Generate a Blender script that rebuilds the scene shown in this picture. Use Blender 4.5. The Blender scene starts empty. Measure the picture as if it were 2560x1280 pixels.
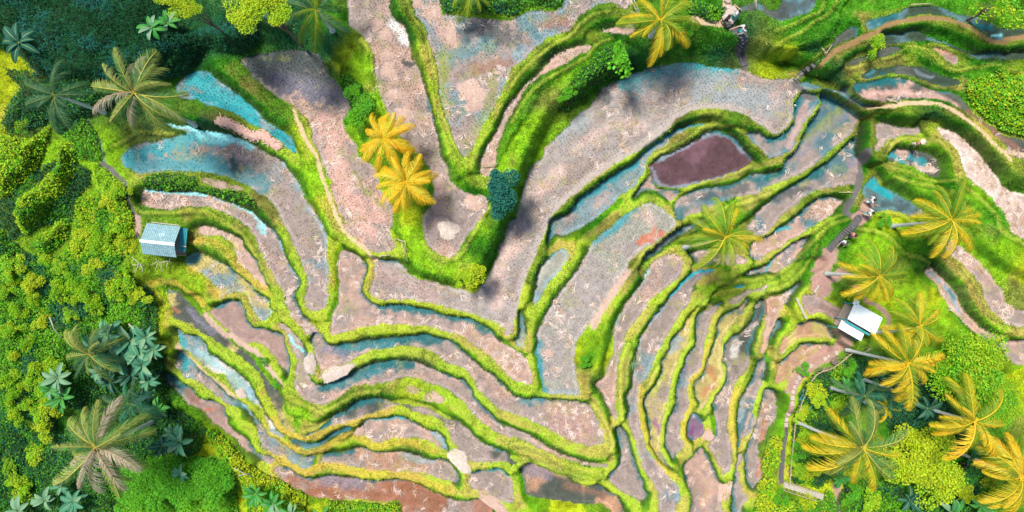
import bpy, math, random
import numpy as np
from mathutils import Vector, Matrix
random.seed(7); RNG = np.random.default_rng(11)
S = bpy.context.scene
COL = S.collection
FPX, HC, CX, CY = 1750.0, 54.7, 1280.0, 640.0      # focal length in photo pixels, drone height in metres
# ---------------------------------------------------------------- traced layout (pixel space of the aerial view)
TILES = {}
for _r, (_y, _s) in enumerate(((0, 3.2), (400, 2.9094), (840, 2.9094))):
    for _c in range(4):
        TILES['ABC'[_r] + str(_c + 1)] = (_c * 640, _y, _s)

def pts(s, push=True):
    out = []; t = None
    for tok in s.split():
        if ':' in tok:
            k, tok = tok.split(':'); t = TILES[k]
        x, y = tok.split(',')
        x = t[0] + float(x) / t[2]; y = t[1] + float(y) / t[2]
        if push:
            if x < 4: x -= 130
            if x > 2556: x += 130
            if y < 4: y -= 110
            if y > 1276: y += 110
        out.append((x, y))
    return out

# height, base colour, second colour, straw density, stubble density, outline
PADDIES = [
 (0.0,'g','p',.35,1,'A2:750,0 735,60 750,200 850,300 920,400 950,500 950,600 970,700 1010,800 1050,900 1100,1000 1150,1080 1250,1200 B2:1210,0 1270,100 1290,230 1280,330 1240,370 1210,420 1215,520 1230,600 1290,670 1370,705 1430,700 1480,660 1530,570 1600,480 1650,420 1680,340 1675,265 1590,260 1530,230 1460,190 1410,130 1390,40 A2:1490,1260 1470,1180 1430,980 1380,800 1340,680 1300,560 1240,440 1230,350 1180,200 1080,100 1010,0'),
 (0.7,'g','b',.35,1,'A2:1200,0 1260,80 1330,180 1380,330 1420,450 1440,560 1460,720 1480,850 1540,1000 1590,1150 1650,1250 1690,1260 1730,1200 1790,1060 1850,940 1950,780 A3:0,560 100,470 250,340 330,290 470,240 520,160 600,90 690,40 800,30 930,60 970,0 520,0 400,50 200,80 60,120 A2:2048,160 1900,150 1700,130 1500,110 1480,60 1460,0'),
 (0.2,'p','g',.8,0,'A3:580,360 480,370 350,430 270,520 190,600 110,680 50,740 A2:2040,800 2000,860 1960,960 1900,1080 1830,1200 B2:1630,0 1625,60 1640,130 1700,110 1750,30 A2:1930,1200 1980,1050 2030,930 A3:20,860 60,790 130,690 220,610 330,550 450,490 560,420'),
 (0.3,'p','b',.6,0,'A3:710,255 780,222 880,200 960,180 1000,230 920,275 800,265'),
 (-2.0,'gs','g',.35,1,'B2:860,720 900,715 1030,740 1090,790 1150,850 1300,890 1460,930 1600,960 1660,880 1720,760 1760,640 1800,560 1850,430 B3:20,420 60,280 100,140 170,0 A3:210,1280 300,1140 390,1050 520,920 620,840 690,740 720,680 880,610 980,560 1150,520 1250,500 1400,490 1500,500 1640,530 1800,540 1900,560 1990,610 A4:0,625 100,625 210,630 270,680 260,720 195,790 200,850 180,950 100,1070 40,1075 0,1060 A3:1980,1010 1880,920 1750,860 1600,845 1450,850 1350,890 1280,940 1200,1040 1100,1110 950,1200 830,1275 B3:700,25 560,115 400,255 310,340 270,425 230,530 170,670 120,780 80,880 50,980 30,1080 20,1180 10,1270 B2:1800,1215 1650,1150 1500,1100 1300,1050 1100,1020 920,1010 850,990 830,930 850,850 860,780'),
 (-2.7,'g','p',.8,0,'B2:590,700 620,655 680,660 760,720 800,780 790,850 770,930 800,1010 870,1060 960,1050 1100,1060 1250,1090 1400,1130 1550,1150 1650,1200 1740,1280 C3:0,90 80,130 130,220 150,330 120,360 60,340 0,310 C2:1760,210 1650,110 1560,50 1490,0 B2:1300,1225 1150,1205 1000,1200 860,1200 750,1230 640,1260 560,1265 545,1200 560,1100 590,1000 590,850 580,760'),
 (-3.4,'g','p',.5,1,'C2:400,-20 470,-20 510,50 560,70 680,50 800,30 1000,10 1200,-10 1350,20 1450,60 1530,130 1640,230 1750,310 C3:0,430 60,445 130,460 200,440 260,460 400,470 500,470 560,500 620,590 660,700 670,770 560,800 450,770 330,710 200,640 100,600 0,570 C2:1750,520 1680,450 1620,380 1560,290 1500,230 1400,200 1330,150 1270,110 1150,80 1000,80 860,110 740,150 690,200 560,230 480,255 450,200 420,100'),
 (-4.1,'g','p',.3,1,'B2:165,1190 210,1195 270,1260 C2:310,20 350,100 365,150 370,230 400,320 460,360 560,330 700,260 800,210 950,180 1080,180 1200,200 1280,240 1370,270 1450,310 1500,320 1560,380 1610,460 1690,560 1780,630 C3:0,680 120,720 250,800 400,880 550,920 680,925 700,940 660,960 540,940 380,900 250,840 120,780 0,750 C2:1780,720 1680,660 1600,590 1530,510 1450,430 1380,390 1250,350 1150,310 1050,310 950,340 850,350 720,370 640,420 560,470 500,500 420,490 340,450 290,390 270,330 290,250 300,170 260,90 230,10 B2:200,1250'),
 (-4.9,'g','d2',.5,1,'C2:340,715 440,690 540,600 640,540 740,470 860,455 960,470 1040,490 1180,510 1280,540 1380,600 1470,620 1530,680 1620,760 1740,820 1840,860 C3:0,895 50,915 C2:1862,935 1800,910 1650,910 1560,905 1500,840 1430,760 1390,680 1330,610 1220,570 1110,540 1040,510 940,540 840,570 740,610 620,640 520,670 440,715 380,728'),
 (-5.6,'d2','t2',.3,0,'C2:250,735 340,765 430,772 500,740 600,680 690,658 690,682 620,712 520,760 440,812 350,820 270,790'),
 (-5.6,'g','p',.9,0,'C2:770,640 820,600 940,600 1060,595 1130,620 1180,650 1250,690 1330,710 1380,770 1400,830 1350,820 1280,780 1200,750 1100,735 1000,750 900,770 820,750 780,710'),
 (-6.3,'g','r2',.5,1,'C2:470,890 500,860 620,850 720,815 800,820 870,840 950,850 1050,840 1150,860 1250,900 1350,900 1430,960 1480,1020 1480,1060 1430,1070 1350,1050 1250,1010 1150,980 1000,980 850,980 720,950 600,930 500,930 465,920'),
 (-7.2,'r','g',.5,1,'C2:130,960 180,945 240,970 300,1010 370,1030 420,1050 520,1010 600,1030 720,1040 850,1050 1000,1050 1120,1060 1220,1100 1330,1160 1420,1190 1500,1200 1600,1190 1700,1240 1740,1280 1150,1280 1060,1240 950,1215 800,1200 700,1190 540,1190 450,1180 360,1150 280,1110 200,1070 150,1030 120,990'),
 (-6.0,'g','p',.6,1,'C2:1560,1000 1600,980 1700,970 1800,990 C3:0,1035 10,1100 20,1180 0,1225 C2:1750,1180 1650,1130 1560,1100 1540,1050'),
 (-6.2,'d2','r2',.1,1,'C3:70,970 100,940 200,960 300,1010 400,1040 450,1080 560,1100 650,1100 700,1150 800,1220 880,1280 700,1262 520,1232 350,1205 200,1190 110,1160 90,1080 60,1010'),
 (-2.9,'gs','g2',.35,1,'B3:590,590 640,540 720,480 800,410 870,360 960,320 1010,310 1080,340 1150,400 1190,450 1160,510 1080,570 980,640 900,690 850,740 830,800 760,900 680,1020 600,1140 530,1230 490,1280 C3:470,50 455,150 470,230 480,300 490,380 490,425 400,430 300,425 220,405 215,330 190,250 175,150 180,50 B3:190,1250 230,1150 290,1040 380,920 450,830 530,710 560,640'),
 (-2.6,'b','g2',0,0,'B3:310,660 400,660 420,700 380,770 310,850 250,930 200,1020 150,1060 160,960 190,840 240,740'),
 (-2.6,'b','g2',0,0,'B3:65,1100 90,1160 95,1280 C3:95,80 45,78 12,30 B3:45,1250 50,1180'),
 (-3.0,'b','g',.1,1,'B3:290,430 400,400 430,350 500,280 600,200 700,130 800,70 880,20 A3:1000,1280 1090,1190 1200,1110 1260,1070 1400,1000 1540,975 1560,990 1460,1010 1300,1090 1200,1180 1110,1240 B3:980,30 960,100 900,180 830,240 740,310 640,400 560,460 470,510 380,550 320,540 290,570 250,600 260,520 280,450'),
 (-3.3,'v','v3',0,0,'A3:1150,1280 1200,1240 1300,1200 1400,1150 1500,1110 1560,1060 1640,1040 1720,1060 1800,1110 1850,1160 1900,1240 B3:1760,5 1700,60 1560,110 1400,160 1290,190 1200,210 1100,190 1060,190 1010,110 1010,40'),
 (-2.1,'t2','g',0,0,'A4:235,680 300,655 390,680 430,715 540,725 640,700 640,770 740,835 840,835 930,840 800,870 720,865 640,815 560,770 430,728 340,725 270,715'),
 (-2.6,'t2','g',.1,0,'A3:1880,1070 1950,1050 2040,1085 A4:60,1095 140,1050 195,970 205,860 240,770 290,735 330,740 390,770 395,830 330,920 270,1000 220,1110 180,1190 120,1240 0,1270 A3:2040,1270 1960,1180 1900,1130'),
 (-3.6,'g','t2',.2,0,'A4:430,740 560,780 650,830 700,880 770,930 720,1000 650,1080 560,1150 470,1220 B4:380,0 300,60 190,120 80,170 0,205 B3:1800,240 1750,260 1640,280 1500,320 1400,370 1300,400 1200,440 1180,400 1180,330 1220,270 1300,230 1450,200 1600,170 1700,130 1760,95 1850,95 B4:30,85 100,60 A4:140,1275 240,1180 290,1060 350,940 420,860 410,780'),
 (-4.3,'g','t2',.5,0,'A4:790,980 740,1060 660,1130 590,1190 500,1270 B4:360,60 250,130 180,180 60,260 0,300 B3:1800,370 1760,430 1710,500 1750,560 1850,525 B4:100,400 200,330 300,250 400,210 500,200 600,180 660,160 690,80 700,10 A4:740,1260 720,1180'),
 (-5.0,'p','t2',.8,0,'B4:430,260 560,280 520,340 490,390 440,420 300,500 200,560 100,620 0,680 B3:1780,735 1725,690 1740,620 1780,575 1850,555 B4:100,480 200,420 300,320'),
 (-5.7,'p','t2',.6,0,'B4:300,560 200,590 100,650 0,750 B3:1790,790 1700,830 1780,840 B4:0,820 60,830 130,790 220,700 280,620'),
 (-6.0,'p','r2',.6,0,'B4:240,890 200,970 100,1100 50,1200 0,1275 C3:1830,90 1800,130 1780,90 1810,0 B3:1830,1200 B4:0,1010 100,980 180,930'),
 (-5.0,'m','g',0,0,'B4:240,980 340,970 430,1020 520,1080 560,1120 535,1200 520,1250 500,1215 430,1140 360,1110 280,1130 230,1030'),
 (-3.7,'g','p',.5,1,'B3:1160,680 1220,700 1250,760 1210,850 1130,920 1050,980 980,1060 920,1140 860,1230 C3:820,30 800,120 780,220 760,330 750,450 760,580 740,620 710,570 680,490 640,420 620,380 620,340 660,310 700,230 730,130 735,20 B3:740,1230 780,1120 860,1010 920,930 980,820 1020,750 1090,700'),
 (-4.4,'g','b',.35,1,'B3:1320,810 1400,790 1480,810 1400,850 1330,920 1300,1010 1230,1110 1160,1220 C3:1120,0 1080,80 1030,190 1000,280 940,350 920,450 920,560 940,680 980,800 1050,900 1110,980 1180,1050 1210,1100 1220,1180 1180,1250 1160,1280 1080,1280 1060,1200 1050,1120 1000,1040 950,950 910,850 890,740 850,650 840,560 840,450 880,350 890,250 910,150 920,60 950,0 B3:970,1250 1040,1120 1110,1040 1170,970 1240,880'),
 (-4.9,'g','p',.3,1,'C3:760,680 780,660 830,700 860,770 880,860 910,960 960,1080 990,1150 980,1190 930,1210 880,1180 800,1130 730,1080 700,1040 720,990 780,950 800,850 780,760'),
 (-5.1,'y','g',.1,1,'B3:1310,1120 1300,1200 C3:1290,0 1280,60 1230,130 1190,230 1160,330 1140,450 1120,540 1090,620 1080,720 1090,830 1130,930 1150,960 1100,940 1040,850 1000,770 990,680 980,580 970,490 990,420 1050,350 1080,300 1090,230 1080,190 1110,150 1150,80 1180,0 B3:1260,1190'),
 (-5.6,'g','b',.1,1,'B3:1340,1260 1345,1190 1370,1120 1440,1080 1500,1040 1540,1030 1480,1110 1450,1180 C3:1420,0 1400,80 1380,180 1360,250 1300,310 1280,380 1290,450 1280,520 1250,580 1230,670 1230,740 1250,780 1240,820 1200,880 1170,900 1150,870 1120,800 1110,720 1130,620 1170,550 1190,470 1190,400 1220,300 1250,210 1280,130 1330,80'),
 (-6.0,'y','r2',.1,1,'B3:1640,1070 1700,1000 1720,1030 1680,1110 1620,1180 C3:1540,10 1530,120 1515,190 1540,270 1500,340 1450,430 1400,510 1360,550 1330,560 1350,520 1340,450 1330,380 1350,320 1400,250 1420,170 1450,100 1480,30 B3:1490,1230 1530,1150'),
 (-6.4,'v2','p',.3,0,'C3:1300,590 1350,570 1400,640 1400,700 1350,760 1310,770 1290,760 1280,700 1280,640'),
 (-6.6,'g','d2',.5,1,'B3:1640,1275 1700,1240 1760,1130 1790,1040 1850,1015 B3:1850,1110 1800,1190 C3:1770,0 1725,80 1730,150 1700,250 1640,340 1600,420 1580,520 1570,640 1580,720 1590,800 1590,880 1570,960 1530,1000 1500,960 1470,880 1430,800 1440,770 1480,720 1480,620 1470,540 1450,500 1500,430 1550,340 1570,270 1560,220 1530,180 1550,90 1590,20'),
 (-7.2,'g','t2',.2,0,'C3:1800,190 1850,110 1855,240 1820,340 1790,420 1760,480 1750,560 1760,640 1720,720 1670,760 1650,830 1640,760 1640,650 1650,540 1670,450 1720,370 1760,280'),
 (-7.5,'g','t2',.2,0,'C3:1650,880 1670,860 1690,900 1660,960 1660,1040 1680,1130 1720,1160 1720,1200 1680,1250 1650,1280 1600,1280 1600,1180 1610,1080 1620,990'),
 (-7.9,'g','r2',.3,1,'C3:1850,400 1830,470 1790,560 1770,650 1750,740 1720,820 1700,900 1700,960 1710,1050 1740,1100 1780,1090 1820,1040 1820,950 1800,860 1810,780 1850,760 C4:0,690 60,600 80,500 80,410'),
 (-5.3,'g','y',.3,0,'B3:1570,1025 1620,982 1700,950 1790,928 1850,905 1850,930 1790,957 1710,988 1650,1015 1600,1050'),
 (-7.1,'p','g',1,0,'C3:1280,930 1340,870 1380,810 1410,830 1450,920 1490,1000 1520,1060 1530,1150 1530,1230 1530,1280 1310,1280 1300,1180 1280,1080 1260,1000'),
 (-6.2,'r2','y',.1,0,'C4:60,130 100,30 B4:160,1250 200,1215 300,1170 400,1180 460,1215 C4:480,20 300,10 200,35 130,80'),
 (-6.8,'r2','y',.3,0,'C4:80,200 150,140 230,70 320,50 420,50 450,70 440,120 380,150 280,190 200,240 150,300 80,340 40,320 60,250'),
 (-7.0,'b','g',.1,0,'B4:50,1220 80,1150 120,1180 100,1240 C4:40,20 0,120 0,20'),
 # left side
 (-2.0,'t','b',.1,1,'A1:1500,580 1640,560 1720,620 1830,700 1930,780 A2:0,880 60,950 150,1010 240,1070 290,1130 320,1230 230,1170 170,1120 100,1060 0,1010 A1:1960,960 1850,900 1700,850 1560,800 1430,780 1400,700 1420,640'),
 (-1.4,'g','p',.6,1,'A2:0,430 150,400 300,390 480,420 540,500 590,590 660,680 700,740 740,800 740,880 700,950 720,1050 800,1150 830,1260 B2:860,50 900,200 950,260 980,330 990,450 970,520 1010,600 1000,660 850,665 790,620 720,570 660,510 630,420 590,350 560,270 540,180 520,110 490,30 A2:500,1240 450,1120 430,1020 380,930 320,870 220,800 130,740 50,690 A1:2010,610 1980,560 1900,500 1950,440'),
 (-2.6,'g','b',.5,1,'A1:1010,1200 1100,1150 1250,1120 1400,1090 1480,1060 1350,1010 1300,980 1450,1000 1550,1020 1650,1040 1750,1050 1900,1090 A2:0,1170 60,1210 B2:180,0 250,90 310,180 350,270 420,370 470,450 510,560 520,680 530,800 530,920 530,1040 490,1100 410,1100 360,1060 350,1000 370,900 360,810 320,730 280,620 250,550 190,460 150,360 100,300 50,260 B1:1862,230 1780,180 1650,130 1500,95 1350,85 1200,85 1080,100 1000,100 940,70 900,40 A1:960,1270 980,1230'),
 (-3.0,'g','p',.7,1,'B1:1040,210 1200,225 1300,235 1400,230 1550,270 1700,320 1800,370 B2:0,400 50,450 100,480 150,550 190,640 230,740 270,800 310,860 320,900 290,960 290,1030 330,1110 390,1170 440,1220 470,1270 400,1270 350,1230 270,1150 230,1060 210,980 150,880 90,770 40,680 B1:1862,590 1820,520 1750,450 1650,395 1550,355 1450,345 1350,350 1200,360 1100,355 1040,320 1015,280 1020,240'),
 (-3.6,'p','y',1,0,'B1:1440,480 1520,480 1620,520 1740,570 1760,620 1800,680 B2:0,740 50,840 90,920 60,930 0,880 B1:1800,800 1730,750 1700,640 1620,560 1500,550 1440,530'),
 (-4.3,'y','b',.3,1,'B1:1350,700 1420,660 1480,690 1560,720 1680,790 1760,850 1830,920 B2:0,960 70,1010 100,1090 90,1150 40,1160 0,1120 B1:1830,1060 1800,1010 1780,980 1700,970 1600,1000 1580,950 1540,880 1450,820 1380,780 1340,740'),
 (-5.0,'m','m',0,0,'B1:1510,1110 1590,1050 1660,1020 1720,1030 1770,1080 1800,1160 1850,1220 B2:60,1225 130,1255 C2:190,0 210,80 230,150 235,240 220,300 200,260 150,180 80,100 20,50 C1:1800,60 1700,0 B1:1660,1240 1560,1160'),
 (-5.1,'d2','y',.2,1,'B1:1240,950 1320,990 1400,1060 1470,1130 1560,1220 1640,1275 C1:1700,50 1780,110 1840,160 C2:60,290 120,370 165,420 185,470 200,560 240,640 300,690 270,705 200,640 150,560 110,480 60,380 20,270 C1:1800,190 1700,130 1600,60 1530,0 B1:1470,1250 1380,1200 1280,1160 1250,1100 1200,1000 1190,950'),
 (-5.8,'b','w',.3,1,'B1:1270,1230 1350,1265 C1:1430,0 1490,50 1520,120 1600,180 1700,240 1780,310 1840,400 C2:0,440 40,500 80,580 130,640 170,700 200,740 160,740 110,690 80,610 30,520 C1:1850,500 1800,455 1730,430 1690,380 1640,300 1560,260 1480,210 1430,150 1350,100 1300,50'),
 (-6.5,'b','g',.3,1,'C1:1290,120 1340,110 1400,180 1450,250 1530,310 1600,380 1680,450 1780,500 C2:0,600 30,650 80,700 150,760 250,830 330,875 420,870 415,920 395,960 340,965 270,930 180,880 80,830 30,770 C1:1850,640 1800,560 1740,530 1660,500 1620,470 1560,435 1530,400 1450,340 1350,290 1280,230 1270,180'),
 (-7.2,'m','g',.1,0,'C1:1200,270 1260,300 1340,350 1400,400 1450,460 1540,475 1600,500 1640,560 1660,640 1720,720 1780,750 C2:0,840 60,870 120,905 110,940 60,945 C1:1850,870 1780,840 1700,760 1600,680 1520,620 1470,560 1450,535 1360,500 1290,420 1230,370 1190,320'),
 # right side
 (-1.0,'d2','p',.9,0,'A4:660,680 800,650 950,620 1080,620 1180,650 1260,700 1350,720 1500,740 1570,800 1640,870 1720,960 1850,1040 1950,1090 2048,1160 2048,1270 1980,1255 1900,1170 1800,1080 1700,980 1600,900 1500,850 1400,805 1250,790 1100,800 1000,820 850,825 740,820 650,770'),
 (-2.6,'g','b',.6,0,'A4:850,1000 950,970 1080,1000 1180,1000 1240,1010 1230,1070 1100,1080 980,1120 900,1170 850,1210 800,1200 850,1130'),
 (-2.2,'w','p',1.6,0,'A4:1370,1010 1450,1020 1550,1060 1640,1150 1740,1230 B4:1600,0 1680,100 1790,220 1862,300 1862,680 1800,560 1740,460 1700,380 1620,270 1520,190 1440,120 1410,50 A4:1530,1250 1480,1170 1390,1080'),
 (-3.2,'d2','p',.9,0,'A4:960,1270 980,1220 1060,1190 1180,1190 1280,1210 1350,1240 1390,1280 B4:1270,50 1270,110 1200,125 1120,90 1020,40'),
 (-4.2,'t2','d2',.2,0,'B4:690,190 740,140 800,110 830,170 920,220 1000,270 1100,320 1180,370 1150,400 1060,410 1000,395 900,365 800,380 740,340 700,280 680,230'),
 (-3.2,'p','g',.9,0,'B4:1260,600 1330,570 1400,620 1480,680 1540,720 1600,800 1680,900 1720,980 1800,1080 1862,1130 1862,1240 1780,1210 1680,1160 1600,1080 1560,1000 1550,930 1500,850 1430,780 1350,720 1290,680'),
 (-4.0,'p','b',.8,0,'B4:1170,790 1230,790 1300,880 1370,940 1400,1000 1430,1080 1500,1150 1560,1210 1640,1250 C4:1690,10 1600,30 1540,-5 B4:1440,1200 1370,1130 1300,1050 1250,960 1200,880 1160,830'),
 (-4.4,'g','p',.9,0,'C4:1700,70 1780,40 1862,50 1862,260 1800,200 1720,120'),
 (0.5,'d2','t2',.1,0,'A4:0,70 100,30 200,0 430,0 380,50 260,120 190,150 100,190 50,165 A3:2030,120 1960,80 1850,90 1830,50 1950,20 2030,50'),
 (0.0,'d','t2',.1,0,'A4:770,180 830,160 950,120 1050,90 1150,50 1300,40 1420,60 1480,100 1600,120 1700,130 1800,190 1900,220 2048,250 2048,275 1950,300 1850,340 1750,310 1680,240 1580,190 1450,140 1300,120 1150,140 1000,180 880,220 800,250'),
 (-0.2,'d','d2',.1,0,'A4:700,190 730,270 650,320 550,370 480,420 440,435 520,340 600,250'),
 (-0.8,'d','t2',.2,0,'A4:910,270 1050,260 1200,230 1300,270 1450,330 1600,380 1700,420 1900,410 2048,380 2048,450 1900,470 1700,470 1600,430 1480,380 1350,330 1200,325 1050,345 930,350'),
 (-0.9,'d2','d',.1,0,'A4:920,375 1040,362 1080,390 1000,430 900,465 780,485 700,515 640,500 720,460 850,420'),
 (-0.7,'m','r2',.1,0,'A4:1290,370 1400,390 1480,430 1520,480 1480,520 1400,470 1330,410'),
 (-0.9,'d','d2',.2,0,'A4:740,600 820,550 950,540 1050,515 1150,520 1250,530 1350,570 1450,620 1550,650 1530,680 1400,690 1290,670 1170,625 1000,590 880,615 780,640'),
 (-4.1,'d2','g',.1,0,'B3:950,720 1000,650 1100,570 1200,500 1330,450 1380,430 1390,460 1300,500 1200,560 1130,620 1050,690 980,730'),
 (-4.6,'p','g',.7,0,'B3:1300,670 1400,645 1560,680 1680,700 1680,760 1480,765 1350,760 1320,710'),
 (-3.5,'m','p',.2,0,'B3:1020,60 1050,190 1100,205 1200,218 1220,240 1150,300 1050,230 960,230 900,270 930,200 990,120'),
 (-5.3,'t','t',0,0,'B3:1610,920 1660,902 1700,920 1660,935'),
]

# ridge-top / valley dirt paths: colour, half width (px), line
PATHS = [
 ('tanp',5,'A2:300,880 380,1080 440,1180 500,1280 B2:480,120 540,270 590,400 640,500 700,570 780,630 840,690 870,730'),
 ('pathg',8,'A3:2048,1000 1960,960 1850,890 1750,865 1600,850 1450,862 1350,905 1280,955 1200,1055 1100,1125 950,1215 840,1280 B3:720,30 570,125 400,270 300,360 250,450 200,560 140,700 90,820 50,940 20,1080 B2:1850,1180 1830,1250'),
 ('rustp',7,'A4:380,550 440,490 500,440 560,400 700,330 850,270 950,210 1100,175 1300,150 1450,170 1580,210 1680,280 1780,340 1870,350 1950,310 2048,280'),
 ('tanp',6,'A4:780,870 950,860 1100,830 1300,830 1450,880 1600,980 1700,1070 1800,1170 1920,1280 B4:1740,-60 1862,60'),
 ('pathd',9,'A4:220,670 260,720 300,760 340,780'),
 ('tanp',9,'A3:1450,160 1600,190 1700,180 1760,120 1720,40 1700,0'),
 ('pathd',13,'A3:1730,180 1790,270 1840,380 1870,520'),
 ('pathd',8,'B4:690,-60 680,100 640,220 600,300 560,380 620,420'),
 ('brown',16,'B4:720,330 700,400 640,430'),
 ('dark2',10,'B4:650,430 580,510 500,590 430,650'),
 ('brown',24,'B4:440,690 400,790 380,880 390,940'),
 ('brown',13,'B4:400,880 480,850 560,810'),
 ('brown',17,'B4:520,1220 540,1270 C4:520,80 400,160 300,220 210,300 170,380'),
 ('brown',7,'B4:640,930 700,1010 780,1050 850,1110 880,1180 830,1250'),
 ('brown',6,'C4:170,380 165,500 140,600 125,700 110,850 95,1060'),
 ('pathd',6,'C4:130,680 110,820 95,1000 100,1060'),
 ('brown',11,'C4:520,1080 500,1200 500,1280'),
 ('pinkp',9,'B3:840,810 760,930 690,1030 600,1180 585,1215'),
 ('pinkp',7,'B1:1490,1130 1560,1200 1640,1270 C1:1690,0 1760,60 1850,110 C2:0,110 60,190 130,290 170,360'),
 ('pathd',6,'B1:740,20 800,60 880,130 930,220 950,330 990,400'),
 ('pinkm',8,'B1:1000,420 1000,500 990,560'),
 ('rockp',7,'A1:680,960 720,1060 800,1160 840,1280'),
 ('tanp',6,'C1:1290,60 1340,130 1420,180 1530,290 1640,370 1720,450'),
 ('orange',8,'B1:1400,590 1540,590 1640,640 1700,720 1760,800 1862,900'),
 ('orange',8,'B1:1080,900 1180,880 1300,910 1400,980 1480,1050'),
 ('orange',8,'B1:1380,790 1480,850 1560,940 1590,1000'),
 ('orange',6,'B1:1110,960 1180,1030 1210,1120 1210,1200'),
 ('orange',7,'B2:0,900 60,930 110,1000 130,1090 110,1160'),
 ('orange',9,'C2:130,600 200,690 300,730 400,745 500,700 640,645 760,610 860,575 1000,530'),
 ('orange',9,'C2:110,720 230,800 350,850 460,840 580,770 680,720 790,750 900,800 1050,760 1180,780 1300,840'),
 ('orange',9,'C2:180,890 280,960 360,990 460,945 600,945 750,985 950,1005 1100,1010 1250,1060 1400,1110'),
 ('orange',7,'C3:1450,20 1410,120 1390,230 1310,310 1300,400 1310,500 1260,600 1250,700 1265,760'),
 ('orange',7,'C3:935,370 930,520 960,680 1010,800 1090,940 1190,1020'),
 ('orange',8,'C3:1640,380 1600,500 1600,650 1610,800'),
]

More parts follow.
